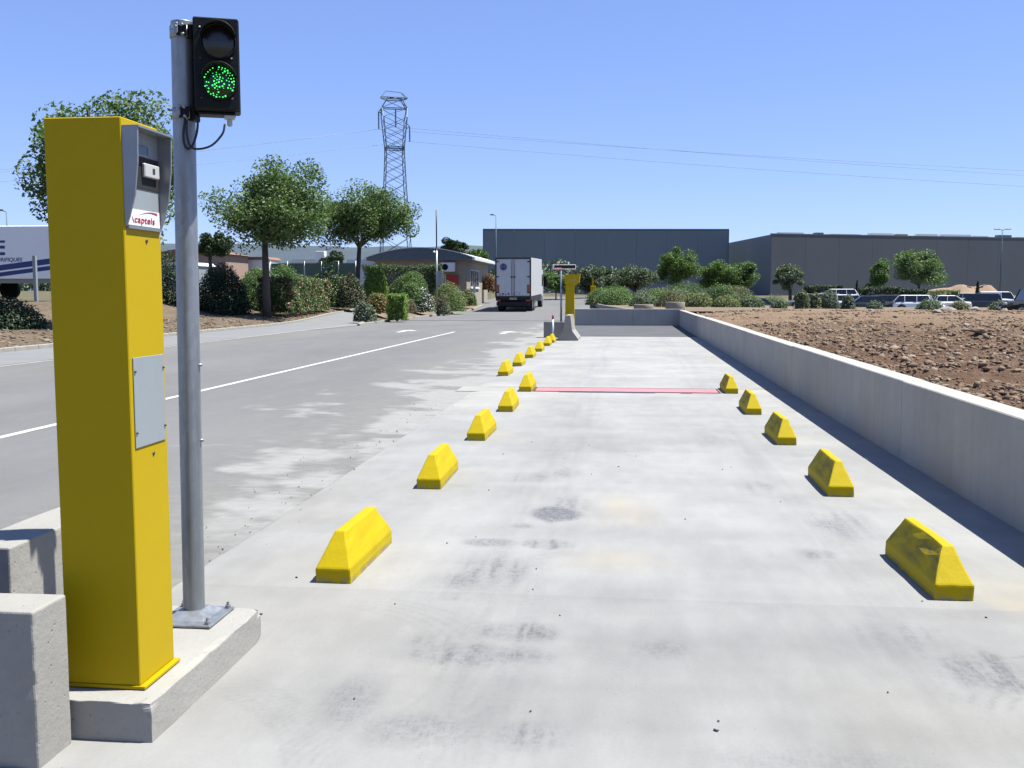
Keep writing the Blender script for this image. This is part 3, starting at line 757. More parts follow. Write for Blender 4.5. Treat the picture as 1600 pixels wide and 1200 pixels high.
rough_box('plinth', -2.15, -1.485, 2.925, 3.895, .0, .145, M['plinth'], 'low concrete plinth under the yellow terminal and the traffic light pole', 'plinth', 3, .012, 18)
rough_box('barrier_block', -2.9, -1.745, 2.72, 2.905, .0, .50, M['barrier'], 'concrete barrier block at bottom left in front of the yellow terminal', 'barrier block', 5, .006, 10, 'concrete barrier blocks around the terminal')
rough_box('barrier_block', -2.50, -2.275, 3.42, 4.75, .0, .50, M['barrier'], 'long concrete barrier block behind the yellow terminal with pole shadows across its top', 'barrier block', 6, .006, 12, 'concrete barrier blocks around the terminal')

# ------------------------------------------------------------------ YELLOW TERMINAL (near)
KX0, KX1, KY0, KY1, KZ0, KZ1 = -.122, .135, -.125, .125, .012, 1.855
kt = empty('weighing_terminal', (-1.708, 3.15, .145), 'tall yellow steel terminal with grey hooded card reader, on the plinth at left', 'terminal')
mb = MB(); mb.box(KX0, KX1, KY0, KY1, KZ0, KZ1, bev=.003); mb.build('cabinet', M['kiosk'], kt)
mb = MB(); mb.box(KX0-.005, KX1+.018, KY0-.004, KY1+.01, 0, .012, bev=.002); mb.build('base_flange', M['kiosk'], kt)
# hood
hood = bpy.data.objects.new('reader_hood', None)
z0, z1 = 1.515, 1.823
prof = [(0, z0), (.005, z0), (.016, z0+.03), (.036, z0+.10), (.048, z0+.2), (.051, z1), (0, z1)]
mb = MB()
for ya in (KY0+.004, KY1-.012):
    mb.prism([(KX1+.001+u, v) for u, v in prof], 'y', ya, ya+.008)
mb.box(KX1+.001, KX1+.056, KY0+.004, KY1-.004, z1, z1+.006)
mb.box(KX1+.001, KX1+.010, KY0+.012, KY1-.012, z0-.006, z0+.004)
h = mb.build('reader_hood', M['alu'], kt)
mb = MB(); mb.box(KX1+.0005, KX1+.004, KY0+.0125, KY1-.0125, z0+.005, z1-.0005); mb.build('back_panel', M['panel_grey'], h)
mb = MB(); mb.box(KX1+.0045, KX1+.009, -.055, .035, z1-.075, z1-.042, bev=.002); mb.build('display', M['glass'], h)
mb = MB(); mb.box(KX1+.0045, KX1+.007, -.095, .108, z1-.182, z1-.078, bev=.002); mb.build('reader_plate', M['black_matt'], h)
mb = MB(); mb.box(KX1+.0075, KX1+.020, -.012, .090, z1-.142, z1-.098, bev=.003); rd = mb.build('card_reader', M['white_plastic'], h)
mb = MB(); mb.box(KX1+.0203, KX1+.0212, .040, .056, z1-.128, z1-.110); mb.build('reader_symbol', M['steel_dark'], rd)
mb = MB(); mb.box(KX1+.0045, KX1+.0055, -.108, .111, z0+.006, z0+.058); lab = mb.build('maker_label', M['white'], h)
tm = text_mesh('captels', .031, .12, .0002, 1.05); tm.materials.clear(); tm.materials.append(M['red_print'])
lt = link('lettering', tm, h); lt.rotation_euler = (R(90), 0, R(90)); lt.location = (KX1+.0062, -.070, z0+.016); lt.scale = (1.55, 1, 1)
mb = MB(); up_ = []; lo_ = []
for i in range(17):
    t = i/16; y = -.04+.13*t; z = z0+.040+.012*math.sin(t*math.pi*.75); th = .0005+.0045*t**1.5
    up_.append((KX1+.0064, y, z+th)); lo_.append((KX1+.0064, y, z-th*.4))
mb.add(up_+lo_[::-1], [[i, i+1, 32-i, 33-i] for i in range(16)])
for i in range(9):
    pass
cv = [(KX1+.0064, -.083+.010*(t/6)**2*1.2, z0+.034-.022*t/6) for t in range(7)]; cv2 = [(x, y+.005*math.sin(i/6*math.pi)+.0012, z) for i, (x, y, z) in enumerate(cv)]
mb.add(cv+cv2[::-1], [[i, i+1, 12-i, 13-i] for i in range(6)]); mb.build('swoosh_mark', M['red_print'], h)
mb = MB(); mb.box(KX1+.0005, KX1+.0045, -.105, .108, .80, 1.095, bev=.001); ap = mb.build('access_panel', M['panel_grey'], kt)
for y, z in ((-.098, 1.05), (.101, 1.05), (-.098, .85), (.101, .85)):
    mb = MB(); mb.lathe([(.0, .0055), (.004, .0045), (.0045, 0)], n=8); me = mb.mesh('screw', M['steel_dark'])
    s_ = link('screw', me, ap, (KX1+.0045, y, z)); s_.rotation_euler = (0, R(90), 0)
for z in (1.475, .765):
    mb = MB(); mb.lathe([(0, .004), (.006, .003), (.007, 0)], n=10); me = mb.mesh('lock', M['steel_dark'])
    s_ = link('lock', me, kt, (KX1+.0003, .02, z)); s_.rotation_euler = (0, R(90), 0)
mb = MB(); mb.tube([(-.095, .10, KZ1), (-.095, .10, KZ1+.062)], .0055, 8); mb.build('antenna', M['black'], kt)

# ------------------------------------------------------------------ TRAFFIC LIGHT ON GALVANISED POLE
tl = empty('traffic_light', (-1.715, 3.76, .145), 'small two lamp traffic light showing green, on a galvanised pole', 'traffic light')
mb = MB(); mb.box(-.105, .125, -.14, .11, .0, .010, bev=.002); bp = mb.build('base_plate', M['galv'], tl)
mb = MB(); mb.prism([(-.085, 0), (.085, 0), (.043, .052), (-.043, .052)], 'y', -.10, -.094) ; mb.v = []; mb.f = []; mb.mi = []; mb.sm = []
mb.add([(-.085, -.10, .0105), (.085, -.10, .0105), (.085, .085, .0105), (-.085, .085, .0105), (-.046, -.05, .036), (.046, -.05, .036), (.046, .045, .036), (-.046, .045, .036)],
       [(0, 1, 5, 4), (1, 2, 6, 5), (2, 3, 7, 6), (3, 0, 4, 7), (4, 5, 6, 7)]); mb.build('base_collar', M['galv'], tl)
for x, y in ((.105, -.115), (.105, .09), (-.085, -.115), (-.085, .09)):
    mb = MB(); mb.lathe([(.012, 0), (.012, .012), (.006, .013), (.006, .026), (0, .026)], (0, 0, 0), 6, smooth=False); b_o = mb.build('anchor_bolt', M['galv'], bp); b_o.location = (x-.0, y, .010)
lean = .022
mb = MB(); mb.tube([(0, 0, .03), (lean, 0, 2.335)], .0425, 28, cap=False); mb.tube([(lean, 0, 2.332), (lean, 0, 2.336)], .0425, 28); mb.build('pole', M['galv'], tl)
for z in (.72, 1.02):
    mb = MB(); mb.lathe([(.006, -.004), (.006, .01), (0, .011)], n=8); s_ = mb.build('bolt', M['galv'], tl); s_.location = (.0425+lean*z/2.4, 0, z); s_.rotation_euler = (0, R(90), 0)
HX0, HX1, HZ0, HZ1, HY0, HY1 = .068, .236, 1.995, 2.340, -.075, .045
mb = MB(); mb.box(HX0, HX1, HY0+.02, HY1, HZ0, HZ1, bev=.006); mb.box(HX0+.002, HX1-.002, HY0, HY0+.019, HZ0+.004, HZ1-.003, bev=.004)
mb.box(HX0+.01, HX1-.02, HY0+.03, HY1-.01, HZ0-.012, HZ0-.0005, bev=.004)
hs = mb.build('housing', M['black'], tl)
lx = (HX0+HX1)/2+.008
def ring(cx, y0, y1, cz, r0, r1, a0=0, a1=360, n=32, mi=0):
    vs = []; fs = []; full = (a1-a0) >= 360
    m_ = n if full else n+1
    for k in range(m_):
        a = R(a0+(a1-a0)*k/n)
        for (r, y) in ((r0, y0), (r1, y0), (r1, y1), (r0, y1)): vs.append((cx+r*math.cos(a), y, cz+r*math.sin(a)))
    for k in range(n):
        p, q = 4*k, 4*((k+1) % m_)
        for j in range(4): fs.append((p+j, p+(j+1) % 4, q+(j+1) % 4, q+j))
    return vs, fs
for cz, lit in ((HZ1-.092, False), (HZ1-.242, True)):
    mb = MB(); vs, fs = ring(lx, HY0-.012, HY0+.001, cz, .0615, .067, 0, 360); mb.add(vs, fs, smooth=True)
    vs, fs = ring(lx, HY0-.060, HY0-.012, cz, .0635, .0665, 15, 165); mb.add(vs, fs, smooth=True); mb.build('visor', M['black'], hs)
    mb = MB(); mb.lathe([(0, .010), (.02, .009), (.04, .006), (.0612, 0)], n=28); ln = mb.build('lens', M['green_lens'] if lit else M['lens_off'], hs)
    ln.location = (lx, HY0-.001, cz); ln.rotation_euler = (R(90), 0, 0)
    if lit:
        mb = MB(); rl = random.Random(2)
        for rad, cnt in ((0, 1), (.010, 6), (.019, 11), (.028, 15), (.0375, 18), (.047, 24), (.055, 30)):
            for k in range(cnt):
                if rl.random() < (.5 if rad in (.028, .0375) else .28): continue
                a = 2*math.pi*k/cnt+rad*40; r_ = .0026*rl.uniform(.55, 1.35)
                mb.lathe([(0, .0125+.0), (r_, .0125-.001)], (rad*math.cos(a)+rl.uniform(-.001, .001), rad*math.sin(a)+rl.uniform(-.001, .001), -.0+(-rad*rad*2.6)), 7)
        le = mb.build('diodes', M['led'], ln); le['kind'] = 'stuff'
for x, z in ((HX0+.026, HZ1-.042), (HX1-.03, HZ1-.152), (HX1-.03, HZ1-.300), (HX0+.026, HZ1-.155), (HX0+.026, HZ1-.302)):
    mb = MB(); mb.lathe([(.0042, 0), (.0042, .003), (0, .005)], n=8); s_ = mb.build('screw', M['galv'] if x > .1 or z > HZ1-.1 else M['steel_dark'], hs); s_.location = (x, HY0-.0005, z); s_.rotation_euler = (R(90), 0, 0)
for z in (HZ1-.045, HZ0-.005):
    mb = MB(); vs, fs = ring(lean, -.022, .022, 0, .0432, .047); vs = [(x, zz, y+z) for x, y, zz in vs]; mb.add(vs, fs, smooth=True); mb.build('clamp_band', M['galv'], tl); mb = MB()
    mb.box(.045, HX0+.006, -.032, .025, z-.028, z+.026, bev=.003); mb.box(.02, .06, -.052, -.044, z-.02, z+.02, bev=.002)
    br = mb.build('bracket', M['black'], tl)
    mb = MB()
    for dx, dz in ((.02, .012), (.045, .018), (.048, -.016)): mb.tube([(dx, -.040, z+dz), (dx, -.062, z+dz)], .0055, 8)
    mb.box(.012, .028, -.056, -.05, z-.012, z+.028, bev=.002)
    mb.build('clamp_bolts', M['galv'], br)
mb = MB(); mb.box(HX1-.062, HX1-.022, -.05, -.01, HZ0-.026, HZ0-.012, bev=.003); mb.lathe([(.010, 0), (.010, -.022), (.006, -.026)], (HX1-.042, -.03, HZ0-.026), 10); mb.build('cable_gland', M['white_plastic'], hs)
def arcpts(p):  # Catmull-Rom through p
    P = [Vector(q) for q in p]; P = [2*P[0]-P[1]]+P+[2*P[-1]-P[-2]]; out = []
    for i in range(1, len(P)-2):
        for k in range(8):
            t = k/8; a, b, c, d = P[i-1:i+3]
            out.append(.5*((2*b)+(c-a)*t+(2*a-5*b+4*c-d)*t*t+(3*b-a-3*c+d)*t**3))
    return out+[P[-2]]
mb = MB(); mb.tube(arcpts([(HX1-.042, -.03, HZ0-.05), (HX1-.05, -.04, HZ0-.09), (HX1-.095, -.05, HZ0-.135), (.075, -.052, HZ0-.142), (.052, -.05, HZ0-.10), (.05, -.045, HZ0-.035)]), .0042, 8); mb.build('cable', M['cable'], tl)
mb = MB(); mb.tube(arcpts([(.088, -.03, HZ0-.014), (.086, -.04, HZ0-.08), (.068, -.052, HZ0-.138), (.045, -.055, HZ0-.135), (.036, -.05, HZ0-.09), (.043, -.045, HZ0-.03)]), .0048, 8); mb.build('cable', M['cable'], tl)

pv = Vector((.09, 0, 0)); rot = Matrix.Rotation(R(21), 4, 'Z')
hs.rotation_euler = (0, 0, R(21)); hs.location = pv - rot @ pv
# ------------------------------------------------------------------ FAR END OF THE LANE
jb = MB(); half = [(.31, 0), (.31, .06), (.135, .30), (.075, .76)]
poly = [(-x, z) for x, z in half]+[(x, z) for x, z in half[::-1]]
jb.prism(poly, 'y', -.95, .95); jo = jb.build('jersey_barrier', M['jersey']); jo.location = (-1.665, 30.8, .005)
tag(jo, 'flared concrete crash barrier seen end-on before the far yellow terminal', 'crash barrier')
ob = rough_box('barrier_block', -2.56, -1.80, 32.0, 32.3, 0, .51, M['jersey'], 'low rectangular concrete block beside the far display pole', 'barrier block', 9, .004, 3)
ft = empty('weighing_terminal', (-1.735, 32.35, .006), 'far yellow terminal with overhanging head, standing behind the flared barrier', 'terminal')
mb = MB(); mb.prism([(-.15, 0), (.15, 0), (.145, 1.66), (-.135, 1.72)], 'y', -.13, .13); mb.build('post', M['kiosk'], ft)
mb = MB(); mb.prism([(-.16, 1.70), (-.135, 1.722), (.146, 1.662), (.30, 1.76), (.325, 2.0), (-.175, 2.0)], 'y', -.17, .16); mb.prism([(-.178, 2.0), (.33, 2.0), (.33, 2.035), (-.178, 2.02)], 'y', -.18, .17); hd = mb.build('head', M['kiosk'], ft)
mb = MB(); mb.box(.0, .22, -.176, -.171, 1.83, 1.87, bev=.002); mb.build('handle', M['alu'], hd)
dp = empty('weight_display', (-2.03, 32.5, .006), 'narrow black weight display panel on a grey pole at lane end', 'display')
mb = MB(); mb.tube([(0, 0, 0), (0, 0, 2.22)], .035, 12); mb.build('pole', M['galv'], dp)
mb = MB(); mb.box(-.28, .47, -.05, .05, 2.19, 2.345, bev=.006); db = mb.build('case', M['white'], dp)
mb = MB(); mb.box(-.22, .46, -.056, -.0505, 2.225, 2.325); mb.build('screen', M['black_matt'], db)
mb = MB(); mb.box(-.20, .02, -.0575, -.0562, 2.2265, 2.24); mb.build('red_diodes', M['red_led'], db)
mk = empty('marker_post', (-2.14, 30.3, .01), 'thin white stake with red tip beside the flared barrier', 'marker post')
mb = MB(); mb.tube([(0, 0, 0), (0, 0, .64)], .028, 10); mb.build('stake', M['white'], mk)
mb = MB(); mb.lathe([(.035, .64), (.035, .70), (.018, .77), (0, .78)], n=10); mb.build('tip', M['red'], mk)

def planter(x, y, z, r, h, label):
    mb = MB(); mb.lathe([(r*.97, 0), (r, .02), (r, h-.02), (r*.985, h), (r*.86, h), (r*.85, h-.06), (0, h-.06)], n=40)
    o = mb.build('planter', M['planter']); o.location = (x, y, z); tag(o, label, 'planter', 'round concrete planters at the wall end')
planter(.92, 47.3, .62, .46, .27, 'low round concrete planter left of the taller one, behind far wall')
planter(2.32, 46.0, .60, .44, .42, 'taller round concrete planter at the corner of the two walls')

yb = empty('barrier_post', (-2.75, 90, float(bed_z(-2.75, 90))), 'small distant yellow cabinet with a thin rod at the road bend', 'barrier post')
mb = MB(); mb.box(-.24, .24, -.2, .2, 0, 1.12, bev=.02); mb.build('cabinet', M['kiosk'], yb)
mb = MB(); mb.box(-.1, .02, -.06, .06, 1.12, 1.85); mb.build('rod', M['kiosk'], yb)

# ------------------------------------------------------------------ FOLIAGE
def leaves(P, size, rng, up=.3, aspect=.6, N=None):
    """diamond leaves at points P -> V (n*4,3), F (n*2,3)"""
    n = len(P)
    nr = rng.normal(size=(n, 3)); nr[:, 2] = np.abs(nr[:, 2])+up
    if N is not None: nr = nr*.7+N*1.0
    nr /= np.linalg.norm(nr, axis=1)[:, None]
    t = rng.normal(size=(n, 3)); t -= nr*np.sum(t*nr, 1)[:, None]; t /= np.linalg.norm(t, axis=1)[:, None]
    b = np.cross(nr, t); s = (size*rng.uniform(.6, 1.35, n))[:, None]
    V = np.stack([P-t*s, P+b*s*aspect+nr*s*.18, P+t*s*1.1-nr*s*.12, P-b*s*aspect+nr*s*.18], 1).reshape(-1, 3)
    i = np.arange(n)[:, None]*4
    F = np.stack([i+0, i+1, i+2, i+0, i+2, i+3], -1).reshape(-1, 3)
    return V, F
G = {}
G['tree'] = leaf_mat('broad tree leaves', (.055, .098, .032), (.110, .165, .055), (.15, .20, .075))
G['dark'] = leaf_mat('dark evergreen leaves', (.018, .034, .014), (.035, .058, .022), transl=.12)
G['mid'] = leaf_mat('mid green leaves', (.055, .105, .026), (.105, .165, .042))
G['hedge'] = leaf_mat('hedge leaves', (.036, .072, .019), (.078, .125, .033))
G['lime'] = leaf_mat('lime green leaves', (.13, .22, .03), (.20, .29, .05))
G['grey'] = leaf_mat('grey green leaves', (.070, .092, .055), (.12, .145, .09), transl=.15)
G['olive'] = leaf_mat('olive leaves', (.055, .080, .045), (.105, .135, .075), transl=.15)
G['dry'] = leaf_mat('straw green stems', (.105, .115, .045), (.165, .165, .070))
G['brown'] = leaf_mat('brownish leaves', (.085, .070, .04), (.13, .11, .055))
G['pine'] = leaf_mat('pine needles', (.022, .042, .016), (.045, .075, .025), transl=.1)
G['pink'] = leaf_mat('pink blossom', (.45, .16, .20), (.55, .28, .28))
G['redleaf'] = leaf_mat('red shoots', (.32, .03, .035), (.42, .09, .06))
G['white'] = leaf_mat('white blossom', (.65, .65, .6), (.78, .78, .74))
G['far'] = leaf_mat('far woodland', (.040, .062, .035), (.075, .10, .05), transl=.1)

def tree(x, y, h, cw, ch, label, cat='tree', group=None, seed=0, leaf='tree', n=9000, ls=.10, tr=.16, clusters=70, bare=None, cd=None, z=None, cx=0., squash=1., name='tree', cr=.15, multi=1):
    """tapered trunk with limbs and a crown of leaf sprays; cw, ch = crown width and height"""
    n = int(n*1.9); ls *= .74; rng = np.random.default_rng(seed+100); zb = gz(x, y)-.03 if z is None else z
    e = empty(name, (x, y, zb), label, cat, group)
    a, c = cw/2, ch/2; cz = h-c
    # lumpy crown: a few big lobes, sprays spread through them, most of them near the surface
    nl = 9; lob = []
    for k in range(nl):
        d = rng.normal(size=3); d /= np.linalg.norm(d); d[2] = d[2]*.8+.1
        lob.append((d*np.array([a, a, c])*rng.uniform(.38, .62), rng.uniform(.42, .60)))
    lob.append((np.zeros(3), .62))
    cl = []
    while len(cl) < clusters:
        lc, lr = lob[rng.integers(len(lob))]
        d = rng.normal(size=3); d /= np.linalg.norm(d); r = lr*rng.uniform(.35, 1)**.45
        p = lc+d*r*np.array([a, a, c])
        if abs(p[2]) < c*1.02 and np.hypot(p[0], p[1]) < a*1.02 and p[2] > -c*(.95-.35*(np.hypot(p[0], p[1])/a < .35)): cl.append(p)
    cl = np.array(cl)+[cx, 0, cz]
    # trunk and limbs
    mb = MB(); fork = max(.25*h, cz-c*.75)
    for tnum in range(multi):
        off = np.array([rng.normal(0, .12), rng.normal(0, .12)])*(multi > 1)
        mb.tube([(off[0]*.5, off[1]*.5, -.1), (off[0], off[1], fork*.5), (cx*.3+off[0]*1.4+rng.normal(0, .04), off[1]*1.2, fork)], [tr*1.25, tr, tr*.8], 9)
        for k in range(7):
            tgt = cl[rng.integers(len(cl))]; st = Vector((cx*.3+off[0]*1.4, off[1]*1.2, fork-.03)); T = Vector(tgt)
            mid = st.lerp(T, .45)+Vector((0, 0, .12*c)); mb.tube([st, mid, st.lerp(T, .95)], [tr*.55, tr*.32, tr*.1], 6, cap=False)
            for q in range(2):
                T2 = Vector(cl[rng.integers(len(cl))])
                if (T2-mid).length < a*1.2: mb.tube([mid, mid.lerp(T2, .5)+Vector((0, 0, .05)), mid.lerp(T2, .95)], [tr*.25, tr*.14, tr*.05], 5, cap=False)
    mb.build('trunk', M['bark'], e)
    k = rng.integers(len(cl), size=n); sp = cr*(a+c)*.5*2*rng.uniform(.6, 1.2, len(cl))
    g = rng.normal(size=(n, 3)); g /= np.maximum(1, np.linalg.norm(g, axis=1)/1.7)[:, None]
    P = cl[k]+g*(sp[k]*.62)[:, None]*np.array([1, 1, .8*squash])
    V, F = leaves(P, ls, rng, .35)
    link('crown', raw_mesh('crown', V, F, G[leaf]), e)
    return e

def bush(x, y, w, h, label, leaf='mid', n=2200, ls=.07, d=None, seed=0, shape='round', cat='bush', group=None, z=None, extra=None, lump=.18, rz=0, name='bush', stems=True, up=.2):
    """shrub: leaves massed through an uneven volume, densest at the surface, over branching stems"""
    n = int(n*2.6); ls *= .62; rng = np.random.default_rng(seed+500); d = d or w; zb = gz(x, y) if z is None else z
    e = empty(name, (x, y, zb), label, cat, group, rz)
    u = rng.normal(size=(n, 3)); u /= np.linalg.norm(u, axis=1)[:, None]
    r = rng.uniform(.12, 1, n)**(.28)
    if shape == 'round':
        u[:, 2] = np.abs(u[:, 2])*1.0
        k = 1+lump*(fbm(u[:, 0]*2.2+seed, u[:, 1]*2.2+u[:, 2]*1.7, seed, 3)-.5)*2
        low = rng.uniform(0, 1, n) < .22
        P = u*(r*k)[:, None]*np.array([w/2, d/2, h]); P[low, 2] *= rng.uniform(0, .5, low.sum())
        N = u
    elif shape == 'box':
        q = rng.uniform(-1, 1, (n, 3)); f = rng.integers(5, size=n); s = rng.choice([-1, 1], n)
        dep = 1-rng.uniform(0, 1, n)**2*.35
        N = np.zeros((n, 3))
        for i in range(n):
            if f[i] < 2: q[i, 0] = s[i]*dep[i]; N[i, 0] = s[i]
            elif f[i] < 4: q[i, 1] = s[i]*dep[i]; N[i, 1] = s[i]
            else: q[i, 2] = dep[i]; N[i, 2] = 1
        k = 1+lump*1.5*(fbm(q[:, 0]*2+seed, q[:, 1]*max(1, d*.9)+q[:, 2]*2, seed, 4)-.5)
        P = q*np.array([w/2, d/2, h/2])*k[:, None]; P[:, 2] += h/2
    else:  # column / cone
        t = rng.uniform(0, 1, n)**.9; a = rng.uniform(0, 6.283, n); rad = np.sqrt(np.clip(1-(t-.25)**2/.6, .02, 1)) if shape == 'column' else (1-t)*.95+.06
        k = 1+lump*(fbm(a*1.5, t*5+seed, seed, 3)-.5)*2; rr_ = rad*k*r
        P = np.stack([np.cos(a)*rr_*w/2, np.sin(a)*rr_*d/2, t*h], -1); N = np.stack([np.cos(a), np.sin(a), 0*a+.4], -1)
    P = P+rng.normal(0, .03, P.shape)*(1+1.3*(rng.uniform(0, 1, (len(P), 1)) < .12)); P[:, 2] = np.maximum(P[:, 2], .02)
    V, F = leaves(P, ls, rng, up, N=N*.6)
    mats = [G[leaf]]; mi = None
    if extra:
        mats.append(G[extra[0]]); pick = (rng.uniform(0, 1, n) < extra[1]*2*fbm(P[:, 0]*2, P[:, 1]*2+P[:, 2]*2, seed+3, 2)) & (r > .6); mi = np.repeat(pick.astype(int), 2)
    link('foliage', raw_mesh('foliage', V, F, mats, mi=mi), e)
    if stems:
        mb = MB()
        for k in range(7):
            a = rng.uniform(0, 6.28); q = rng.uniform(.2, .75)
            mb.tube([(rng.normal(0, .04)*w, rng.normal(0, .04)*d, -.05), (math.cos(a)*q*w*.2, math.sin(a)*q*d*.2, h*.35), (math.cos(a)*q*w*.42, math.sin(a)*q*d*.42, h*.75)], [.025, .018, .006], 5, cap=False)
        mb.build('stem', M['bark'], e)
    return e

# left row of road trees
tree(-15.75, 30, 7.7, 4.5, 6.3, 'broadleaf tree rising behind the near yellow terminal', seed=1, n=17000, ls=.10, clusters=95)
tree(-16.55, 45, 7.45, 6.3, 4.6, 'large spreading broadleaf tree left of the smaller one, trunk beside the flowering hedge', seed=2, n=17000, ls=.098, clusters=120, tr=.17)
tree(-16.8, 62, 7.7, 6.5, 4.5, 'smaller broadleaf tree in front of the lattice pylon and gatehouse', seed=3, n=13000, ls=.105, clusters=85, cx=.40)
# left shrubs
bush(-18.6, 28, 2.6, 1.05, 'low dark hedge before the parked trailer at far left', 'dark', 3500, .07, 2.4, 1, z=.3, cat='hedge', name='hedge')
bush(-18.9, 45.5, 2.5, 2.45, 'big dark rounded shrub between pole and large tree', 'dark', 5200, .085, 2.4, 2, z=.42)
bush(-21.0, 44, 2.6, 2.4, 'dark shrub mass seen between terminal and pole', 'dark', 3000, .09, 2.4, 41, z=.7)
bush(-20.8, 55, 2.0, 2.2, 'light green shrub left of the large tree trunk', 'mid', 2800, .085, 2, 3, z=.8)
bush(-19.9, 57, 2.5, 2.3, 'light green shrub behind the box hedge', 'mid', 2800, .085, 2.2, 4, z=.8)
bush(-17.6, 58.5, 2.6, 2.25, 'dark domed shrub rising behind the flowering hedge', 'dark', 2800, .085, 2.2, 5, z=.75, extra=('lime', .2))
bush(-16.75, 49.9, 1.75, 1.62, 'long box-clipped hedge dotted with pink blossom along the verge', 'hedge', 9500, .085, 7.6, 6, 'box', 'hedge', z=.50, extra=('pink', .10), name='hedge', rz=R(2.5), lump=.25)
bush(-15.75, 56.5, 1.7, 1.9, 'dark shrub under the smaller tree beside the path', 'dark', 3000, .08, 1.9, 7, z=.6, extra=('brown', .3))
bush(-15.5, 61.5, 1.5, 1.85, 'lime green drooping conifer at the top of the path', 'lime', 3000, .08, 1.5, 8, z=1.1, shape='column', extra=('dry', .2))
bush(-16.1, 72, 5.2, 2.1, 'dark ivy hedge along the gatehouse wall', 'dark', 6500, .09, 1.3, 9, 'box', 'hedge', z=1.25, name='hedge', extra=('mid', .35), lump=.4)
bush(-17.9, 53.5, 2.4, 1.75, 'dark shrub filling the gap behind the middle of the flowering hedge', 'hedge', 2600, .085, 5.0, 81, z=.7)
bush(-19.0, 50.5, 2.2, 2.0, 'green shrub between the dark rounded shrub and the flowering hedge', 'hedge', 2600, .085, 2.4, 82, z=.6)
bush(-14.6, 66, 2.6, 1.5, 'dark green shrub behind the two ball topiaries', 'hedge', 2600, .08, 2.0, 83, z=1.0)
# bank beside the road
bz = lambda x, y: float(bank_z(x, y))
bush(-12.35, 49.6, 1.3, 1.05, 'shrub with red shoots at the left end of the bank', 'mid', 2000, .07, 1.2, 10, z=.42, extra=('redleaf', .22))
bush(-12.05, 45.6, 1.05, .92, 'grey-green spiky plant at the foot of the bank by the path', 'grey', 1300, .09, 1, 11, z=.12, up=.05)
bush(-11.02, 48, .78, 1.22, 'narrow green clipped conifer at the kerb corner', 'lime', 3600, .055, .8, 12, 'box', z=.10, lump=.35, extra=('mid', .5))
bush(-13.25, 62, 2.0, 1.65, 'big green ball topiary, the higher of two', 'mid', 3600, .065, 2, 13, z=1.2, lump=.06)
bush(-12.3, 57, 1.3, 1.15, 'smaller green ball topiary in front of the big one', 'mid', 2400, .06, 1.3, 14, z=.97, lump=.06)
bush(-11.75, 53.5, 1.1, .75, 'brownish twiggy ball shrub low on the bank', 'brown', 1600, .05, 1, 15, z=.36)
bush(-11.75, 57.5, 1.5, 1.4, 'rounded shrub covered in white blossom at the kerb', 'dark', 2800, .065, 1.5, 16, z=.32, extra=('white', .17))
bush(-11.15, 63, 2.2, 1.95, 'broad dome shrub with pale green top beside the mast', 'dry', 4200, .06, 2.3, 17, z=.25, extra=('mid', .6), lump=.08)
bush(-10.85, 59.6, .9, 1.2, 'grey drooping shrub at the right of the dome shrub', 'grey', 1400, .055, 1, 18, z=.12, extra=('brown', .4))
bush(-11.9, 69, 2.0, 1.35, 'brown-green shrub under the gatehouse window', 'brown', 2600, .075, 2, 19, z=.5, extra=('mid', .5))
bush(-11.35, 72.5, 1.3, 1.1, 'green shrub close to the back of the lorry', 'mid', 2000, .075, 1.3, 20, z=.5, extra=('brown', .3))
bush(-11.55, 85.5, 1.3, 1.3, 'shrub with orange shoots at the far gatehouse corner by the lorry', 'brown', 1800, .08, 1.2, 21, z=1.7, extra=('redleaf', .25))
# right bed
RB = [(-1.6, 66, 1.9, 1.15, 'green', 'mid'), (-.35, 64.5, 2.2, 1.2, 'x', 'mid'), (1.25, 60, 1.9, .85, 'x', 'grey'), (2.75, 58, 1.9, .95, 'x', 'brown'), (4.3, 58, 1.8, .92, 'x', 'dry'), (5.75, 57.5, 1.7, .68, 'x', 'dry'),
      (7.2, 58, 1.5, .66, 'x', 'olive'), (8.35, 55.5, .85, .44, 'x', 'grey'), (1.9, 63, 1.6, 1.05, 'x', 'mid'), (3.6, 62, 1.7, 1.0, 'x', 'olive')]
RL = ['green shrub at the kerb corner below the distant yellow cabinet', 'broad green shrub above the low planter', 'grey-green cushion shrub between the two planters', 'brown-green shrub behind the taller planter',
      'straw-coloured shrub just right of the taller planter', 'pale straw clump beyond the wall end', 'olive-grey low clump right of the straw clumps', 'small dark grey cushion plant alone before the parking lot',
      'green shrub behind the grey cushion', 'olive shrub behind the straw-coloured shrub']
for i, (x, y, wd, h, _, lf) in enumerate(RB):
    bush(x, y, wd, h, RL[i], lf, 2000, .065, wd, 30+i, z=float(bed_z(x, y))-.02, group='low shrubs in the right planting bed', extra=('mid', .3))
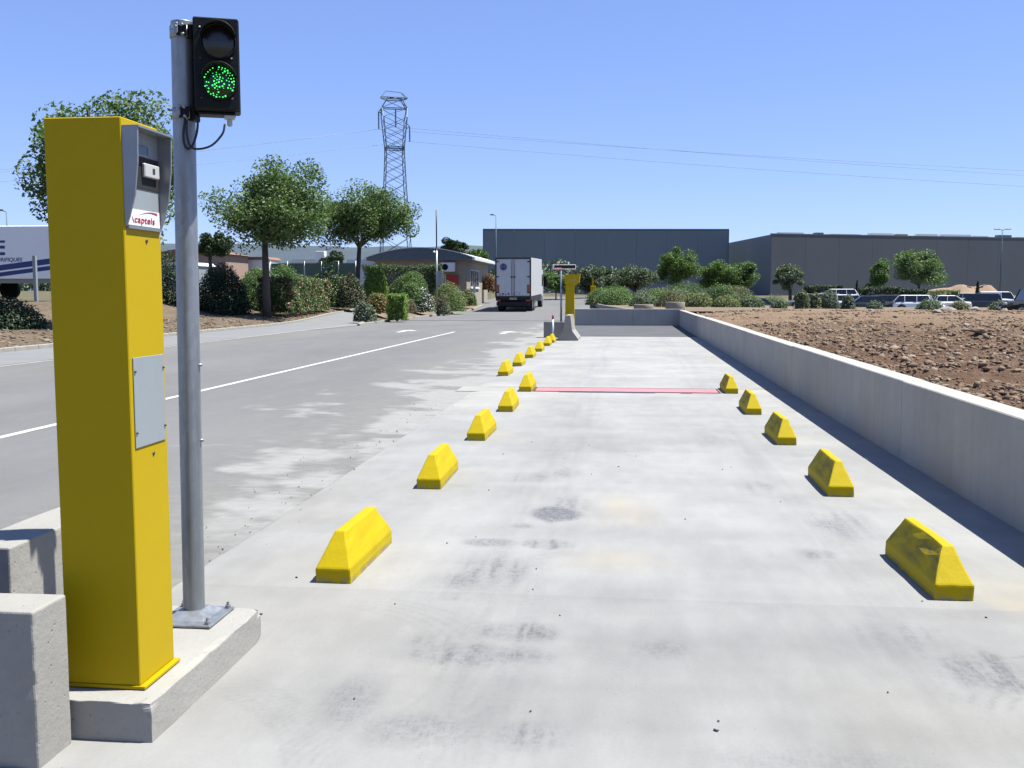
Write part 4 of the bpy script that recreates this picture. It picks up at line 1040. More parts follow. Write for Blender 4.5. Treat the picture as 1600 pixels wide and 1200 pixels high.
for i, (x, y, wd, h, lf, lb) in enumerate([(5.9, 63, 2.3, 1.35, 'hedge', 'dark shrub at the right of the blue car behind the straw clumps'), (3.4, 70, 3.2, 1.15, 'olive', 'wide olive-grey shrub under the dense round tree'),
    (-.6, 73, 2.8, 1.2, 'hedge', 'dark green shrub under the olive tree left of the broad one'), (1.9, 73, 2.6, 1.0, 'grey', 'grey shrub at the foot of the broad olive tree'), (7.6, 70, 2.6, 1.2, 'brown', 'brown-green shrub in front of the trees at the gap between halls'),
    (5.4, 90, 3.6, 1.5, 'hedge', 'dark thicket below the dense round tree'), (10.3, 96, 5.2, 1.7, 'hedge', 'long dark thicket below the trees at the gap between halls'), (14.2, 98, 3.0, 1.3, 'olive', 'olive thicket left of the small round olive tree')]):
    bush(x, y, wd, h, lb, lf, 2600, .075, wd*.8, 70+i, z=float(bed_z(x, y))-.03, group='low shrubs in the right planting bed', extra=('mid', .3), lump=.3)
bush(9.25, 53.5, .75, 1.05, 'upright feathery plant at the edge of the parking lot', 'olive', 900, .07, .7, 42, 'column', z=.48, extra=('dry', .4))
bush(9.95, 53.8, .6, .95, 'thin feathery plant just right of another one', 'dry', 700, .07, .6, 43, 'column', z=.48, extra=('olive', .5))
bush(11.7, 59, 1.2, 1.15, 'grey green shrub hiding the front of a parked car', 'grey', 1500, .07, 1.2, 44, z=.45, extra=('olive', .5))
bush(12.0, 55.5, .75, .82, 'blue-grey upright shrub before the parked cars', 'grey', 1300, .06, .75, 45, z=.5)
bush(13.5, 56, .85, .5, 'low green cushion before the dark parked cars', 'olive', 1100, .06, .85, 46, z=.5)
bush(16.1, 55, 1.5, .62, 'low green mound behind the large pointed boulder', 'olive', 1600, .06, 1.3, 47, z=.48, extra=('mid', .3))
bush(17.3, 54, 1.1, .55, 'low dry clump between the two pale boulders', 'dry', 1200, .06, 1, 48, z=.46)
bush(19.2, 53.6, 1.2, .6, 'green tuft in front of the white van', 'olive', 1300, .06, 1.1, 49, z=.44, extra=('dry', .3))
# mid distance trees in front of the halls
tree(-6.3, 93, 2.6, 3.3, 2.1, 'dark shrubby tree right of the parked lorry', seed=11, leaf='mid', n=5200, ls=.12, tr=.06, clusters=40, cr=.17)
tree(-3.2, 97, 3.2, 3.2, 2.8, 'olive tree left of the distant yellow cabinet top', seed=12, leaf='olive', n=5200, ls=.12, tr=.08, clusters=42, cr=.17)
tree(-1.0, 99, 3.1, 2.8, 2.6, 'dark olive tree in the gap behind the broad olive', seed=13, leaf='olive', n=4200, ls=.12, tr=.08, clusters=34, cr=.17)
tree(.95, 84, 2.95, 3.6, 2.7, 'broad grey-green olive tree above the low planters', seed=14, leaf='olive', n=7000, ls=.10, tr=.10, clusters=54, cr=.17, multi=2)
tree(5.7, 110, 5.4, 4.5, 4.5, 'dense round green tree standing against the left hall', seed=15, leaf='mid', n=9000, ls=.13, tr=.12, clusters=60)
tree(10.2, 111, 4.4, 4.6, 3.9, 'spreading green tree at the gap between the halls', seed=16, leaf='mid', n=7500, ls=.13, tr=.12, clusters=50, z=.8)
tree(13.2, 112, 4.5, 3.6, 3.7, 'green tree just left of the small round olive', seed=17, leaf='tree', n=6000, ls=.13, tr=.11, clusters=40, z=.5)
tree(17.0, 105, 4.2, 3.6, 2.9, 'small round grey olive tree alone before the right hall', seed=18, leaf='olive', n=6000, ls=.11, tr=.10, clusters=42, z=.0, multi=2)
tree(28.8, 118, 5.4, 3.0, 4.2, 'narrower green tree left of the wide one before the right hall', seed=19, leaf='mid', n=5000, ls=.14, tr=.10, clusters=34, z=-.1)
tree(31.6, 112, 6.1, 6.2, 4.4, 'wide bright green tree before the right hall, above parked cars', seed=20, leaf='tree', n=9500, ls=.13, tr=.14, clusters=62, z=-.1)
tree(52.8, 120, 5.2, 3.6, 4.2, 'green tree cut by the right edge of the picture', seed=21, leaf='mid', n=4500, ls=.14, tr=.1, clusters=34, z=-.1)
bush(24.4, 100, 3.6, 2.0, 'dark clipped hedge behind the parked cars', 'dark', 3500, .12, 1.6, 60, 'box', 'hedge', z=-.1, name='hedge', lump=.4)
bush(28.2, 104, 3.4, 1.8, 'dark hedge right of another, under the wide green tree', 'dark', 3200, .12, 1.6, 61, 'box', 'hedge', z=-.1, name='hedge', lump=.4)
bush(36.0, 122, 5.5, 1.7, 'green hedge before the heap of spoil', 'mid', 3200, .13, 1.6, 62, 'box', 'hedge', z=-.05, name='hedge', extra=('dry', .35), lump=.4)
bush(25.5, 132, 4.2, 1.3, 'dark low hedge at the foot of the right hall', 'dark', 2600, .13, 1.4, 63, 'box', 'hedge', z=1.0, name='hedge', lump=.4)
bush(44.7, 133, .6, 1.85, 'tiny dark cypress before the heap of spoil', 'dark', 700, .10, .6, 64, 'cone', 'cypress', z=1., name='cypress')
bush(30.5, 136, .55, 2.1, 'tiny dark cypress at the foot of the right hall wall', 'dark', 700, .10, .55, 65, 'cone', 'cypress', z=1., name='cypress')
# far left trees
tree(-36.2, 85, 5.6, 4.2, 2.1, 'dark umbrella pine in front of the pink house', seed=30, leaf='pine', n=6500, ls=.12, tr=.14, clusters=46, z=1.1, multi=2)
tree(-26.9, 90, 4.6, 2.4, 4.2, 'dark evergreen behind the smaller broadleaf tree', seed=31, leaf='pine', n=4500, ls=.13, tr=.12, clusters=34, z=1.1)
tree(-20.2, 120, 6.8, 4.0, 3.6, 'dark round tree rising behind the gatehouse roof', seed=32, leaf='pine', n=5500, ls=.16, tr=.14, clusters=40, z=1.2)
tree(-19.2, 130, 6.2, 3.2, 3.0, 'lower dark tree between gatehouse roof and hall', seed=33, leaf='mid', n=4000, ls=.16, tr=.12, clusters=30, z=1.2)
# wood on the far left
rngw = np.random.default_rng(77); PP = []
for k in range(46):
    cx = -110+k*2.4+rngw.normal(0, 1); cy = 150+rngw.uniform(-14, 22); hh = rngw.uniform(2.5, 5.0); q = rngw.normal(size=(420, 3)); q /= np.maximum(1, np.linalg.norm(q, axis=1)/1.6)[:, None]
    PP.append(q*np.array([1.7, 1.7, hh*.33])+[cx, cy, 1.2+hh*.62])
V, F = leaves(np.concatenate(PP), .26, rngw, .3)
tag(link('woodland', raw_mesh('woodland', V, F, G['far'])), 'far belt of green trees below the blue hills at left', 'woodland', kind='stuff')

# ------------------------------------------------------------------ GATEHOUSE
M['beige'] = mat('beige render', (.52, .46, .36), .9, var=.1, scale=2)
M['roof_blue'] = mat('blue grey sheet', (.20, .25, .29), .5, .2, var=.08, scale=2)
M['roof_pale'] = mat('pale roof sheet', (1.1, 1.11, 1.11), .45, var=.05)
gh = empty('gatehouse', (-15.7, 76, .9), 'beige gatehouse with arched blue ribbed gable behind the bank of shrubs', 'building')
GW, GD, EZ, PZ = 3.6, 12.5, 3.05, .80
mb = MB(); mb.box(-GW, GW, .5, GD, -.6, EZ); wa = mb.build('wall', M['beige'], gh)
def archz(x): return EZ+.12+PZ*(1-(abs(x)/(GW+.75))**2.0)
xsr = np.linspace(-GW-.7, GW+.7, 25)
mb = MB(); top = [(x, archz(x)) for x in xsr]; mb.prism([(xsr[0], EZ+.02), (xsr[-1], EZ+.02)]+top[::-1], 'y', -.02, .06); gb = mb.build('gable', M['roof_blue'], gh)
for x in np.arange(-GW-.55, GW+.56, .21):
    mb = MB(); mb.box(x-.03, x+.03, -.055, -.022, EZ+.03, archz(x)-.02); mb.build('rib', M['roof_blue'], gb)
mb = MB()
for a, b in zip(top[:-1], top[1:]): mb.prism([(a[0], a[1]+.002), (b[0], b[1]+.002), (b[0], b[1]+.06), (a[0], a[1]+.06)], 'y', -.12, GD+.3)
mb.box(GW+.55, GW+.74, -.1, GD+.3, EZ-.02, EZ+.19); mb.box(-GW-.74, -GW-.55, -.1, GD+.3, EZ-.02, EZ+.19)
rf = mb.build('roof', M['roof_pale'], gh)
mb = MB(); mb.box(-GW-.54, GW+.54, -.015, GD, EZ-.0, EZ+.018); mb.build('soffit', M['beige'], gh)
def framed(parent, x0, x1, z0, z1, y, npane, side=None):
    """window frame with panes and sill, on front (y) or on right side"""
    mb = MB(); t = .06
    def bx(mb, a, b, c, d, p, q):
        if side is None: mb.box(a, b, y-q, y-p, c, d)
        else: mb.box(side+p, side+q, a, b, c, d)
    bx(mb, x0, x1, z1-t, z1, -.02, .05); bx(mb, x0, x1, z0, z0+t, -.02, .05)
    for k in range(npane+1):
        xx = x0+(x1-x0-t)*k/npane; bx(mb, xx, xx+t, z0+t, z1-t, -.02, .05)
    f = mb.build('window', M['white'], parent)
    for k in range(npane):
        a = x0+(x1-x0-t)*k/npane+t; b = x0+(x1-x0-t)*(k+1)/npane; mb = MB(); bx(mb, a, b, z0+t, z1-t, .0, .02); mb.build('pane', M['glass'], f)
    mb = MB(); bx(mb, x0-.1, x1+.1, z0-.1, z0-.005, -.02, .12); mb.build('sill', M['white'], f)
    return f
framed(gh, 2.3, 6.8, .95, 2.35, 0, 4, side=GW)
framed(gh, 1.05, 1.85, 1.25, 2.3, .5, 1)
mb = MB(); mb.box(1.65, 2.75, .02, .5, 2.15, 2.85, bev=.03); ac = mb.build('air_conditioner', M['white'], gh)
mb = MB(); vs, fs = ring(2.0, .0, .018, 2.5, .0, .24); mb.add(vs, fs); mb.build('fan_grille', M['black'], ac)
mb = MB(); mb.box(2.05, 2.95, .3, .5, 1.0, 1.9, bev=.02); mb.build('hydrant_box', M['red'], gh)
mb = MB(); mb.box(1.95, 2.0, .35, .47, 1.0, 1.9); mb.build('downpipe', M['white'], gh)
mb = MB(); mb.lathe([(.09, 0), (.09, .1), (0, .14)], (1.2, -.2, EZ+.55), 10); mb.build('flood_lamp', M['white'], gh)
sn = empty('notice_board', (-11.15, 74.2, .7), 'small white notice on a post under the gatehouse window', 'notice board')
mb = MB(); mb.tube([(0, 0, 0), (0, 0, .75)], .03, 8); mb.build('post', M['white'], sn); mb = MB(); mb.box(-.09, .09, -.03, -.0, .7, 1.35); mb.build('board', M['white'], sn)
ms = empty('mast', (-11.7, 62, .25), 'tall slim grey mast in front of the gatehouse', 'mast')
mb = MB(); mb.tube([(0, 0, 0), (0, 0, 3.9)], .06, 10); mb.build('lower_tube', M['galv'], ms); mb = MB(); mb.tube([(0, 0, 3.9), (0, 0, 6.35)], .042, 8); mb.lathe([(.075, 3.85), (.075, 3.98), (.042, 4.0)], n=10); mb.build('upper_tube', M['steel_dark'], ms)
mb = MB(); mb.box(-.05, .35, -.05, -.0, 1.65, 2.55); mb.build('bracket_panel', M['panel_grey'], ms)

# ------------------------------------------------------------------ LORRY
M['door_grey'] = mat('lorry door', (.92, .94, .96), .5, var=.05, scale=2, dirt=((.7, .68, .64), .35))
M['trailer_white'] = mat('trailer side', (1.5, 1.5, 1.5), .45, var=.03)
M['lorry_white'] = mat('lorry side', (.82, .82, .82), .45, var=.04, dirt=((.5, .48, .45), .2))
M['amber'] = mat('amber reflector', (.55, .16, .04), .4)
M['plate'] = mat('number plate', (.50, .46, .33), .5)
tk = empty('lorry', (-7.72, 69.7, .1), 'white box lorry seen from behind on the road beside the gatehouse', 'lorry'); tk.rotation_euler = (.018, 0, R(-.3))
W2 = 1.26
mb = MB(); mb.box(-W2, W2, .03, 8.6, 1.08, 3.77, bev=.02); bx = mb.build('cargo_box', M['lorry_white'], tk)
mb = MB(); mb.box(-W2, W2, -.06, .03, 3.68, 3.79); mb.box(-W2-.01, -W2+.09, -.06, .029, 1.08, 3.679); mb.box(W2-.09, W2+.01, -.06, .029, 1.08, 3.679); mb.box(-W2, W2, -.06, .029, 1.02, 1.12); mb.build('rear_frame', M['steel_dark'], bx)
for s in (-1, 1):
    x0, x1 = (-W2+.095, -.02) if s < 0 else (.02, W2-.095)
    mb = MB(); mb.box(x0, x1, -.045, .028, 1.125, 3.675, bev=.01); dr = mb.build('rear_door', M['door_grey'], bx)
    for z in (1.35, 2.45, 3.5):
        mb = MB(); xx = x0 if s < 0 else x1; mb.box(min(xx, xx-s*.17), max(xx, xx-s*.17), -.075, -.046, z-.035, z+.035); mb.build('hinge', M['black_matt'], dr)
    mb = MB(); xx = -.13*-s*-1 if False else s*.10; mb.tube([(xx, -.065, 1.15), (xx, -.065, 3.65)], .014, 6); mb.box(xx-.06, xx+.06, -.09, -.046, 2.38, 2.5); mb.build('lock_bar', M['steel_dark'], dr)
    mb = MB(); xx = s*(W2-.20); mb.box(xx-.09, xx+.09, -.05, -.0455, 1.32, 1.9); mb.build('reflector_plate', M['amber'], dr)
    mb = MB(); xx = s*(W2-.22); mb.box(xx-.16, xx+.16, -.05, .02, .74, .86, bev=.01); mb.build('tail_light', M['red'], tk)
    if s < 0:
        mb = MB(); mb.disc((-.68, -.047, 3.13), .26, 28); em = mb.build('round_emblem', M['blue_print'], dr)
        mb = MB(); vs, fs = ring(-.68, -.0488, -.0475, 3.13, .205, .222); mb.add(vs, fs); mb.tube([(-.80, -.049, 3.08), (-.72, -.049, 3.22), (-.67, -.049, 3.10), (-.62, -.049, 3.20), (-.56, -.049, 3.06)], .014, 5); mb.build('emblem_script', M['door_grey'], em)
        mb = MB()
        for q in range(4): mb.box(-.98+q*.2, -.86+q*.2, -.0475, -.0455, 1.2, 1.27+.05*(q % 2))
        mb.build('small_print', M['steel_dark'], dr)
    else:
        mb = MB(); vs, fs = ring(.25, -.0475, -.0455, 1.28, .17, .2); vs = [(x*1.3-.075, y, (z-1.28)*.45+1.28) for x, y, z in vs]; mb.add(vs, fs); mb.build('sticker', M['steel_dark'], dr)
mb = MB(); mb.box(-W2+.02, W2-.02, .0, 8.5, .82, 1.075); mb.box(-1.18, 1.18, -.02, .06, .42, .70, bev=.01); mb.box(-1.22, -.80, 1.0, 1.02, .12, .9); mb.box(.80, 1.22, 1.0, 1.02, .12, .9); mb.box(-1.0, 1.0, 1.2, 1.25, .3, .9); mb.box(-.7, -.62, .0, .08, .5, .85); mb.box(.62, .7, .0, .08, .5, .85); mb.build('chassis', M['black_matt'], tk)
mb = MB(); mb.box(-.26, .26, -.03, -.005, .84, 1.0); mb.build('number_plate', M['plate'], tk)
mb = MB(); mb.box(W2-.14, W2-.12, 3.2, 5.6, .5, 1.0); mb.box(W2-.118, W2-.10, 3.3, 4.4, .55, .85); mb.build('side_guard', M['alu'], tk)
def wheel(parent, x, y, r, wd, m_rim='alu', name='wheel'):
    s = 1 if x > 0 else -1
    mb = MB(); mb.lathe([(r*.62, -wd/2), (r*.93, -wd/2), (r, -wd/2+.03), (r, wd/2-.03), (r*.93, wd/2), (r*.62, wd/2)], n=22); o = mb.build(name, M['rubber'], parent); o.location = (x, y, r); o.rotation_euler = (0, R(90), 0)
    mb = MB(); mb.lathe([(0, s*(wd/2-.03)), (r*.2, s*(wd/2-.02)), (r*.45, s*(wd/2-.05)), (r*.62, s*(wd/2-.005))], n=18); mb.build('rim', M[m_rim], o); return o
for y in (1.7, 2.9, 9.4):
    for s in (-1, 1): wheel(tk, s*(W2-.2), y, .5, .34)
mb = MB(); mb.prism([(8.75, .55), (10.6, .55), (10.65, 1.6), (10.35, 2.95), (8.75, 3.05)], 'x', -1.2, 1.2); cb = mb.build('cab', M['lorry_white'], tk)
for s in (-1, 1):
    mb = MB(); mb.box(min(s*1.2, s*1.21), max(s*1.2, s*1.21), 9.3, 10.3, 1.7, 2.6); mb.build('side_window', M['glass'], cb); mb = MB(); mb.box(min(s*1.25, s*1.5), max(s*1.25, s*1.5), 10.35, 10.45, 1.6, 2.4); mb.build('mirror', M['black'], cb)

# ------------------------------------------------------------------ PARKED TRAILER (far left)
tr = empty('semi_trailer', (-24.3, 45, 1.1), 'white semi-trailer with blue stripes and lettering parked behind the hedge', 'trailer')
mb = MB(); mb.box(-11.5, 0, 0, 2.5, 1.0, 3.52, bev=.03); tb = mb.build('trailer_box', M['trailer_white'], tr)
mb = MB()
for z, t in ((1.62, .20), (1.26, .17)):
    mb.add([(-11.4, -.004, z-1.4), (-.02, -.004, z), (-.02, -.004, z+t), (-11.4, -.004, z+t-1.4)], [(0, 1, 2, 3)])
mb.v = []; mb.f = []; mb.mi = []; mb.sm = []
for z, t in ((1.78, .27), (1.50, .20)):   # stripes rise to the right, clipped at the lower edge of the box
    xa = -11.4; za = z-.12*11
    P = []
    for x in np.linspace(-8, -.03, 20): P.append((x, max(1.02, z+.12*(x+2.2)), max(1.025, z+t+.12*(x+2.2))))
    for a, b in zip(P[:-1], P[1:]): mb.add([(a[0], -.004, a[1]), (b[0], -.004, b[1]), (b[0], -.004, b[2]), (a[0], -.004, a[2])], [(0, 1, 2, 3)])
mb.build('blue_stripes', M['blue_print'], tb)
mb = MB()
X0 = -29.64+.22+24.3
mb.box(X0-.75, X0, -.008, -.002, 2.72, 2.83); mb.box(X0-.75, X0-.02, -.008, -.002, 2.44, 2.58); mb.box(X0-.75, X0-.02, -.008, -.002, 2.13, 2.27); mb.box(X0-.75, X0-.5, -.008, -.002, 2.271, 2.439); mb.box(X0-.75, X0-.5, -.008, -.002, 2.581, 2.719)
mb.build('big_letter', M['blue_print'], tb)
t2 = text_mesh('FRIGORIFIQUES', .27, .25, .006, 1.0); t2.materials.clear(); t2.materials.append(M['blue_print'])
wdt = max(v.co.x for v in t2.vertices); lt = link('lettering', t2, tb); lt.rotation_euler = (R(90), 0, 0); lt.scale = (1., .95, 1); lt.location = (X0+.85-wdt, -.004, 1.83)
mb = MB(); mb.box(-11.4, -.1, .2, 2.3, .8, .995); mb.box(-2.9, -2.7, .3, .5, .0, .8); mb.box(-2.9, -2.7, 2.0, 2.2, .0, .8); mb.box(-2.6, -1.2, .1, .3, .35, .75); mb.build('underframe', M['panel_grey'], tr)
for y in (6.1, 7.4, 8.7):
    for s in (.3, 2.2):
        mb = MB(); mb.lathe([(0, -.15), (.3, -.16), (.48, -.15), (.5, -.1), (.5, .1), (.48, .15), (0, .15)], n=20); o = mb.build('wheel', M['rubber'], tr); o.location = (-y-.3, s, .5); o.rotation_euler = (R(90), 0, 0)
mb = MB(); mb.box(-.065, .065, -.065, .065, 0, 2.0); o = mb.build('fence_post', M['panel_grey']); o.location = (-24.85, 40, 1.0); tag(o, 'square grey steel post in front of the parked trailer', 'post')

# ------------------------------------------------------------------ FAR LEFT BUILDINGS
M['pink_wall'] = mat('pink render', (.52, .36, .28), .9, var=.06); M['tile'] = mat('clay tiles', (.38, .20, .13), .9, var=.2, scale=3); M['screen'] = mat('green mesh screen', (.13, .20, .15), .9, var=.15, scale=1)
hsx = empty('house', (-50.2, 112, 1.0), 'pink rendered house behind the umbrella pine', 'house')
mb = MB(); mb.box(-4.6, 4.2, 0, 7, -.5, 4.9); hw = mb.build('wall', M['pink_wall'], hsx)
mb = MB(); mb.prism([(-5, 4.88), (4.6, 4.88), (-.2, 5.75)], 'y', -.35, 7.4); mb.build('roof', M['tile'], hsx)
for x in (-3, -.5, 2): mb = MB(); mb.box(x, x+.9, -.04, .0, 2.6, 3.8); f = mb.build('window', M['glass'], hsx)
def shed(x, y, z, wd, d, h, label, m='white', roof='roof_pale', name='shed', cat='shed', pitch=.35):
    e = empty(name, (x, y, z), label, cat)
    mb = MB(); mb.box(-wd/2, wd/2, 0, d, 0, h); mb.build('wall', M[m], e)
    mb = MB(); mb.prism([(-wd/2-.15, h+.003), (wd/2+.15, h+.003), (wd/2-.2, h+pitch), (-wd/2+.2, h+pitch)], 'y', -.15, d+.15); mb.build('roof', M[roof], e); return e
shed(-45.2, 120, 1, 3.0, 4, 4.5, 'small white building with red roof behind the large tree', roof='tile', name='house', cat='building')
shed(-36.2, 112, 1, 4.0, 3, 3.9, 'long white cabin seen over the box hedge')
e = empty('tower_silo', (-34.1, 110, 1), 'narrow white tower block above the white cabin', 'tower'); mb = MB(); mb.box(-.48, .48, 0, 1, 0, 5.1, bev=.03); mb.build('shaft', M['white'], e); mb = MB(); mb.box(-.1, .1, -.03, 0, 3.2, 4.2); mb.build('slot', M['glass'], e)
shed(-21.4, 82, 1, 3.6, 4, 2.7, 'white arched shed left of the gatehouse', pitch=.5)
shed(-47.5, 100, 1, 7, 4, 3.2, 'grey low store building behind the light green shrubs', m='panel_grey')
fc = empty('mesh_fence', (-23.8, 75, 1.1), 'fence hung with green windbreak mesh behind the flowering hedge', 'fence')
for k in range(6): mb = MB(); mb.tube([(-3.4+k*1.35, 0, 0), (-3.4+k*1.35, 0, 2.75)], .04, 6); mb.build('post', M['galv'], fc)
for k in range(5): mb = MB(); mb.box(-3.35+k*1.35, -2.1+k*1.35, -.02, .0, .1, 2.6); mb.build('mesh_panel', M['screen'], fc)
# hills
hx = np.linspace(-1700, 900, 90); hy = np.linspace(1300, 2300, 14)
M['hill'] = mat('haze tinted wooded hill', (.085, .12, .15), 1, var=.2, scale=.01)  # blue of the distant air painted into the hills' base colour
struct(grid_obj('hills', hx, hy, lambda X, Y: 88*np.exp(-((Y-1800)/260)**2)*(.75+.5*fbm(X*.004, Y*.001, 4, 4)), M['hill']))

# ------------------------------------------------------------------ HALLS
M['hall1'] = m_clad('blue grey cladding', (.23, .285, .32)); M['hall2'] = m_clad('dark grey cladding', (.155, .170, .178)); M['trim'] = mat('green trim', (.12, .22, .22), .5)
M['hall3'] = m_clad('pale end cladding', (.25, .29, .325))
h1 = empty('warehouse', (-28.2, 200, .5), 'long flat-roofed blue-grey warehouse in the centre background', 'warehouse'); h1.rotation_euler.z = math.atan2(6, 49)
L1 = math.hypot(49, 6)
for k in range(8):
    mb = MB(); mb.box(L1*k/8+.015, L1*(k+1)/8-.015, 0, .15, -.5, 13.35); mb.build('wall_panel', M['hall1'], h1)
mb = MB(); mb.box(.0, L1, .16, 40, -.5, 13.2); mb.build('hall_core', M['hall1'], h1)
mb = MB(); mb.box(-.1, L1+.1, -.06, .2, 13.352, 13.7); mb.box(-.1, .1, -.05, -.002, -.5, 13.35); mb.box(L1-.1, L1+.12, -.06, .16, -.5, 13.35); mb.build('trim', M['trim'], h1)
c = Vector((26.96, 190)); a2 = Vector((93.7, 216)); b2 = Vector((19.03, 245))
h2 = empty('warehouse', (c.x, c.y, .5), 'long dark grey warehouse on the right with litter of roof sheets', 'warehouse')
H2 = 11.65
d = (a2-c); L2 = d.length; ang = math.atan2(d.y, d.x)
wa = bpy.data.objects.new('front_wall', None)
for k in range(10):
    mb = MB(); mb.box(L2*k/10+.015, L2*(k+1)/10-.015, 0, .15, -.5, H2, M=Matrix.Rotation(ang, 4, 'Z')); mb.build('wall_panel', M['hall2'], h2)
d = (b2-c); L3 = d.length; an3 = math.atan2(d.y, d.x)
for k in range(8):
    mb = MB(); mb.box(L3*k/8+.015, L3*(k+1)/8-.015, -.15, 0, -.5, H2, M=Matrix.Rotation(an3, 4, 'Z')); mb.build('wall_panel', M['hall3'], h2)
mb = MB(); q = a2-c; r_ = b2-c; mb.prism([(0.3, .6), (q.x, q.y+.6), (q.x+r_.x, q.y+r_.y), (r_.x+.3, r_.y)], 'z', 10.9, 11.2); mb.build('roof', M['roof_pale'], h2)
mb = MB(); mb.box(-.1, L2, -.05, .2, H2+.002, H2+.2, M=Matrix.Rotation(ang, 4, 'Z')); mb.build('trim', M['hall2'], h2)
rr = random.Random(9); s0 = 2.
while s0 < 58:
    wdt = rr.uniform(1.5, 9); hh = rr.uniform(.12, .5); mb = MB(); mb.box(s0, s0+wdt, .4, 1.6, H2+.21, H2+.21+hh, M=Matrix.Rotation(ang, 4, 'Z'))
    mb.build('roof_sheet', M[('roof_pale', 'dry_sheet', 'trim')[rr.randrange(3)]] if False else (M['roof_pale'] if rr.random() < .5 else (M['trim'] if rr.random() < .5 else M['beige'])), h2); s0 += wdt+rr.uniform(.3, 3)
# heap of spoil
mb = MB()
o = grid_obj('spoil_heap', np.linspace(-7, 7, 40), np.linspace(-3, 3, 16), lambda X, Y: 1.9*np.exp(-(Y/1.6)**2)*(.4*np.exp(-((X+3.2)/1.8)**2)+.75*np.exp(-((X-.3)/2)**2)+.7*np.exp(-((X-3.6)/1.6)**2)+.2*fbm(X, Y, 3, 3))*sm((7-np.abs(X))/3)-.1, mat('pale spoil', (.44, .30, .20), 1, var=.15, scale=.8, bumps=.5, bscale=3))
o.location = (44.6, 140, 1.0); tag(o, 'pale heap of spoil at the foot of the right warehouse', 'spoil heap')

# ------------------------------------------------------------------ LAMP POSTS, PYLON, WIRES
def lamp(x, y, z, h, arms, label, r=.09):
    e = empty('lamp_post', (x, y, z), label, 'lamp post'); mb = MB(); mb.tube([(0, 0, 0), (0, 0, h*.5), (0, 0, h)], [r, r*.8, r*.55], 10); mb.build('pole', M['pylon'], e)
    for s in arms:
        mb = MB(); mb.tube([(0, 0, h), (s*.5, 0, h+.12)], r*.4, 6); mb.box(min(s*.4, s*1.05), max(s*.4, s*1.05), -.18, .18, h+.08, h+.2, bev=.03); mb.build('lamp_head', M['steel_dark'], e)
lamp(-14.35, 112, 1.1, 8.9, (-.62,), 'single-arm street lamp rising behind the lorry', .08)
lamp(49.9, 140, 1.1, 8.6, (-1, 1), 'tall double-armed street lamp before the right warehouse', .1)
lamp(-45.55, 70, 1.1, 6.3, (-.8,), 'street lamp behind the parked trailer at the left edge', .07)

py = empty('pylon', (-46.2, 200, 1.0), 'tall steel lattice power pylon behind the smaller broadleaf tree', 'pylon', rz=R(20))
mb = MB(); r0 = .11
def hw(z): return np.interp(z, [0, 22, 29, 35.5, 40.5], [3.4, 2.05, 1.75, 2.35, 1.5])
def cor(z): w_ = float(hw(z)); return [Vector((sx*w_, sy*w_, z)) for sx, sy in ((-1,-1),(1,-1),(1,1),(-1,1))]
lev = [0, 4.2, 8, 11.5, 14.6, 17.4, 20, 22.3, 24.4, 26.3, 28, 29.5, 31.3, 33.2, 35.2]
for a, b in zip(lev[:-1], lev[1:]):
    A_, B_ = cor(a), cor(b)
    for i in range(4):
        mb.tube([A_[i], B_[i]], r0, 4, smooth=False, cap=False); j = (i+1) % 4
        mb.tube([A_[i], B_[j]], r0*.55, 4, smooth=False, cap=False); mb.tube([A_[j], B_[i]], r0*.55, 4, smooth=False, cap=False)
for z in (29.2, 29.5): K = cor(z); [mb.tube([K[i], K[(i+1) % 4]], r0, 4, smooth=False, cap=False) for i in range(4)]
mb.build('tower', M['pylon'], py)
mb = MB()   # cat-head: two horns bending back to a bridge
K = cor(35.2); T = [Vector((sx*1.5, sy*.9, 38.9)) for sx, sy in ((-1,-1),(1,-1),(1,1),(-1,1))]; U = [Vector((sx*2.55, sy*.8, 37.2)) for sx, sy in ((-1,-1),(1,-1),(1,1),(-1,1))]
for i in range(4):
    mb.tube([K[i], U[i], T[i]], r0*1.1, 4, smooth=False, cap=False); j = (i+1) % 4
    for Q in (U, T): mb.tube([Q[i], Q[j]], r0, 4, smooth=False, cap=False)
    mb.tube([K[i], U[j]], r0*.6, 4, smooth=False, cap=False); mb.tube([U[i], T[j]], r0*.6, 4, smooth=False, cap=False)
P2 = [Vector((sx*2.6, sy*.8, 39.3)) for sx, sy in ((-1,-1),(1,-1),(1,1),(-1,1))]; tip = [Vector((-1.6, 0, 40.6)), Vector((1.4, 0, 40.4))]
for i in range(4): mb.tube([T[i], P2[i]], r0*.8, 4, cap=False); mb.tube([P2[i], P2[(i+1) % 4]], r0*.9, 4, cap=False); mb.tube([P2[i], tip[0 if P2[i].x < 0 else 1]], r0*.7, 4, cap=False); mb.tube([P2[i], P2[(i+2) % 4]], r0*.7, 4, cap=False)
mb.tube([tip[0], tip[1]], r0*.8, 4, cap=False)
for s, z in ((-1, 36.5), (1, 33.8)):
    mb.tube([(s*2.3, 0, z-.6), (s*3.1, 0, z)], r0, 4, cap=False); mb.tube([(s*2.3, 0, z+.8), (s*3.1, 0, z)], r0, 4, cap=False)
mb.build('crossarm', M['pylon'], py)
ins = [(-3.1, 0, 36.5, 33.0), (3.1, 0, 33.8, 30.8), (.3, 0, 37.2, 33.6)]
for x, y, za, zb in ins:
    mb = MB(); mb.lathe([(.09, za), (.09, zb)] if False else [p for k in range(14) for p in ((.07, za-(za-zb)*k/14), (.2, za-(za-zb)*(k+.5)/14))]+[(.07, zb)], (x, y, 0), 8); mb.build('insulator', M['pylon'], py)
mat_w = mat('conductor', (.55, .65, .78), .6)
R_ = Matrix.Rotation(R(20), 4, 'Z')
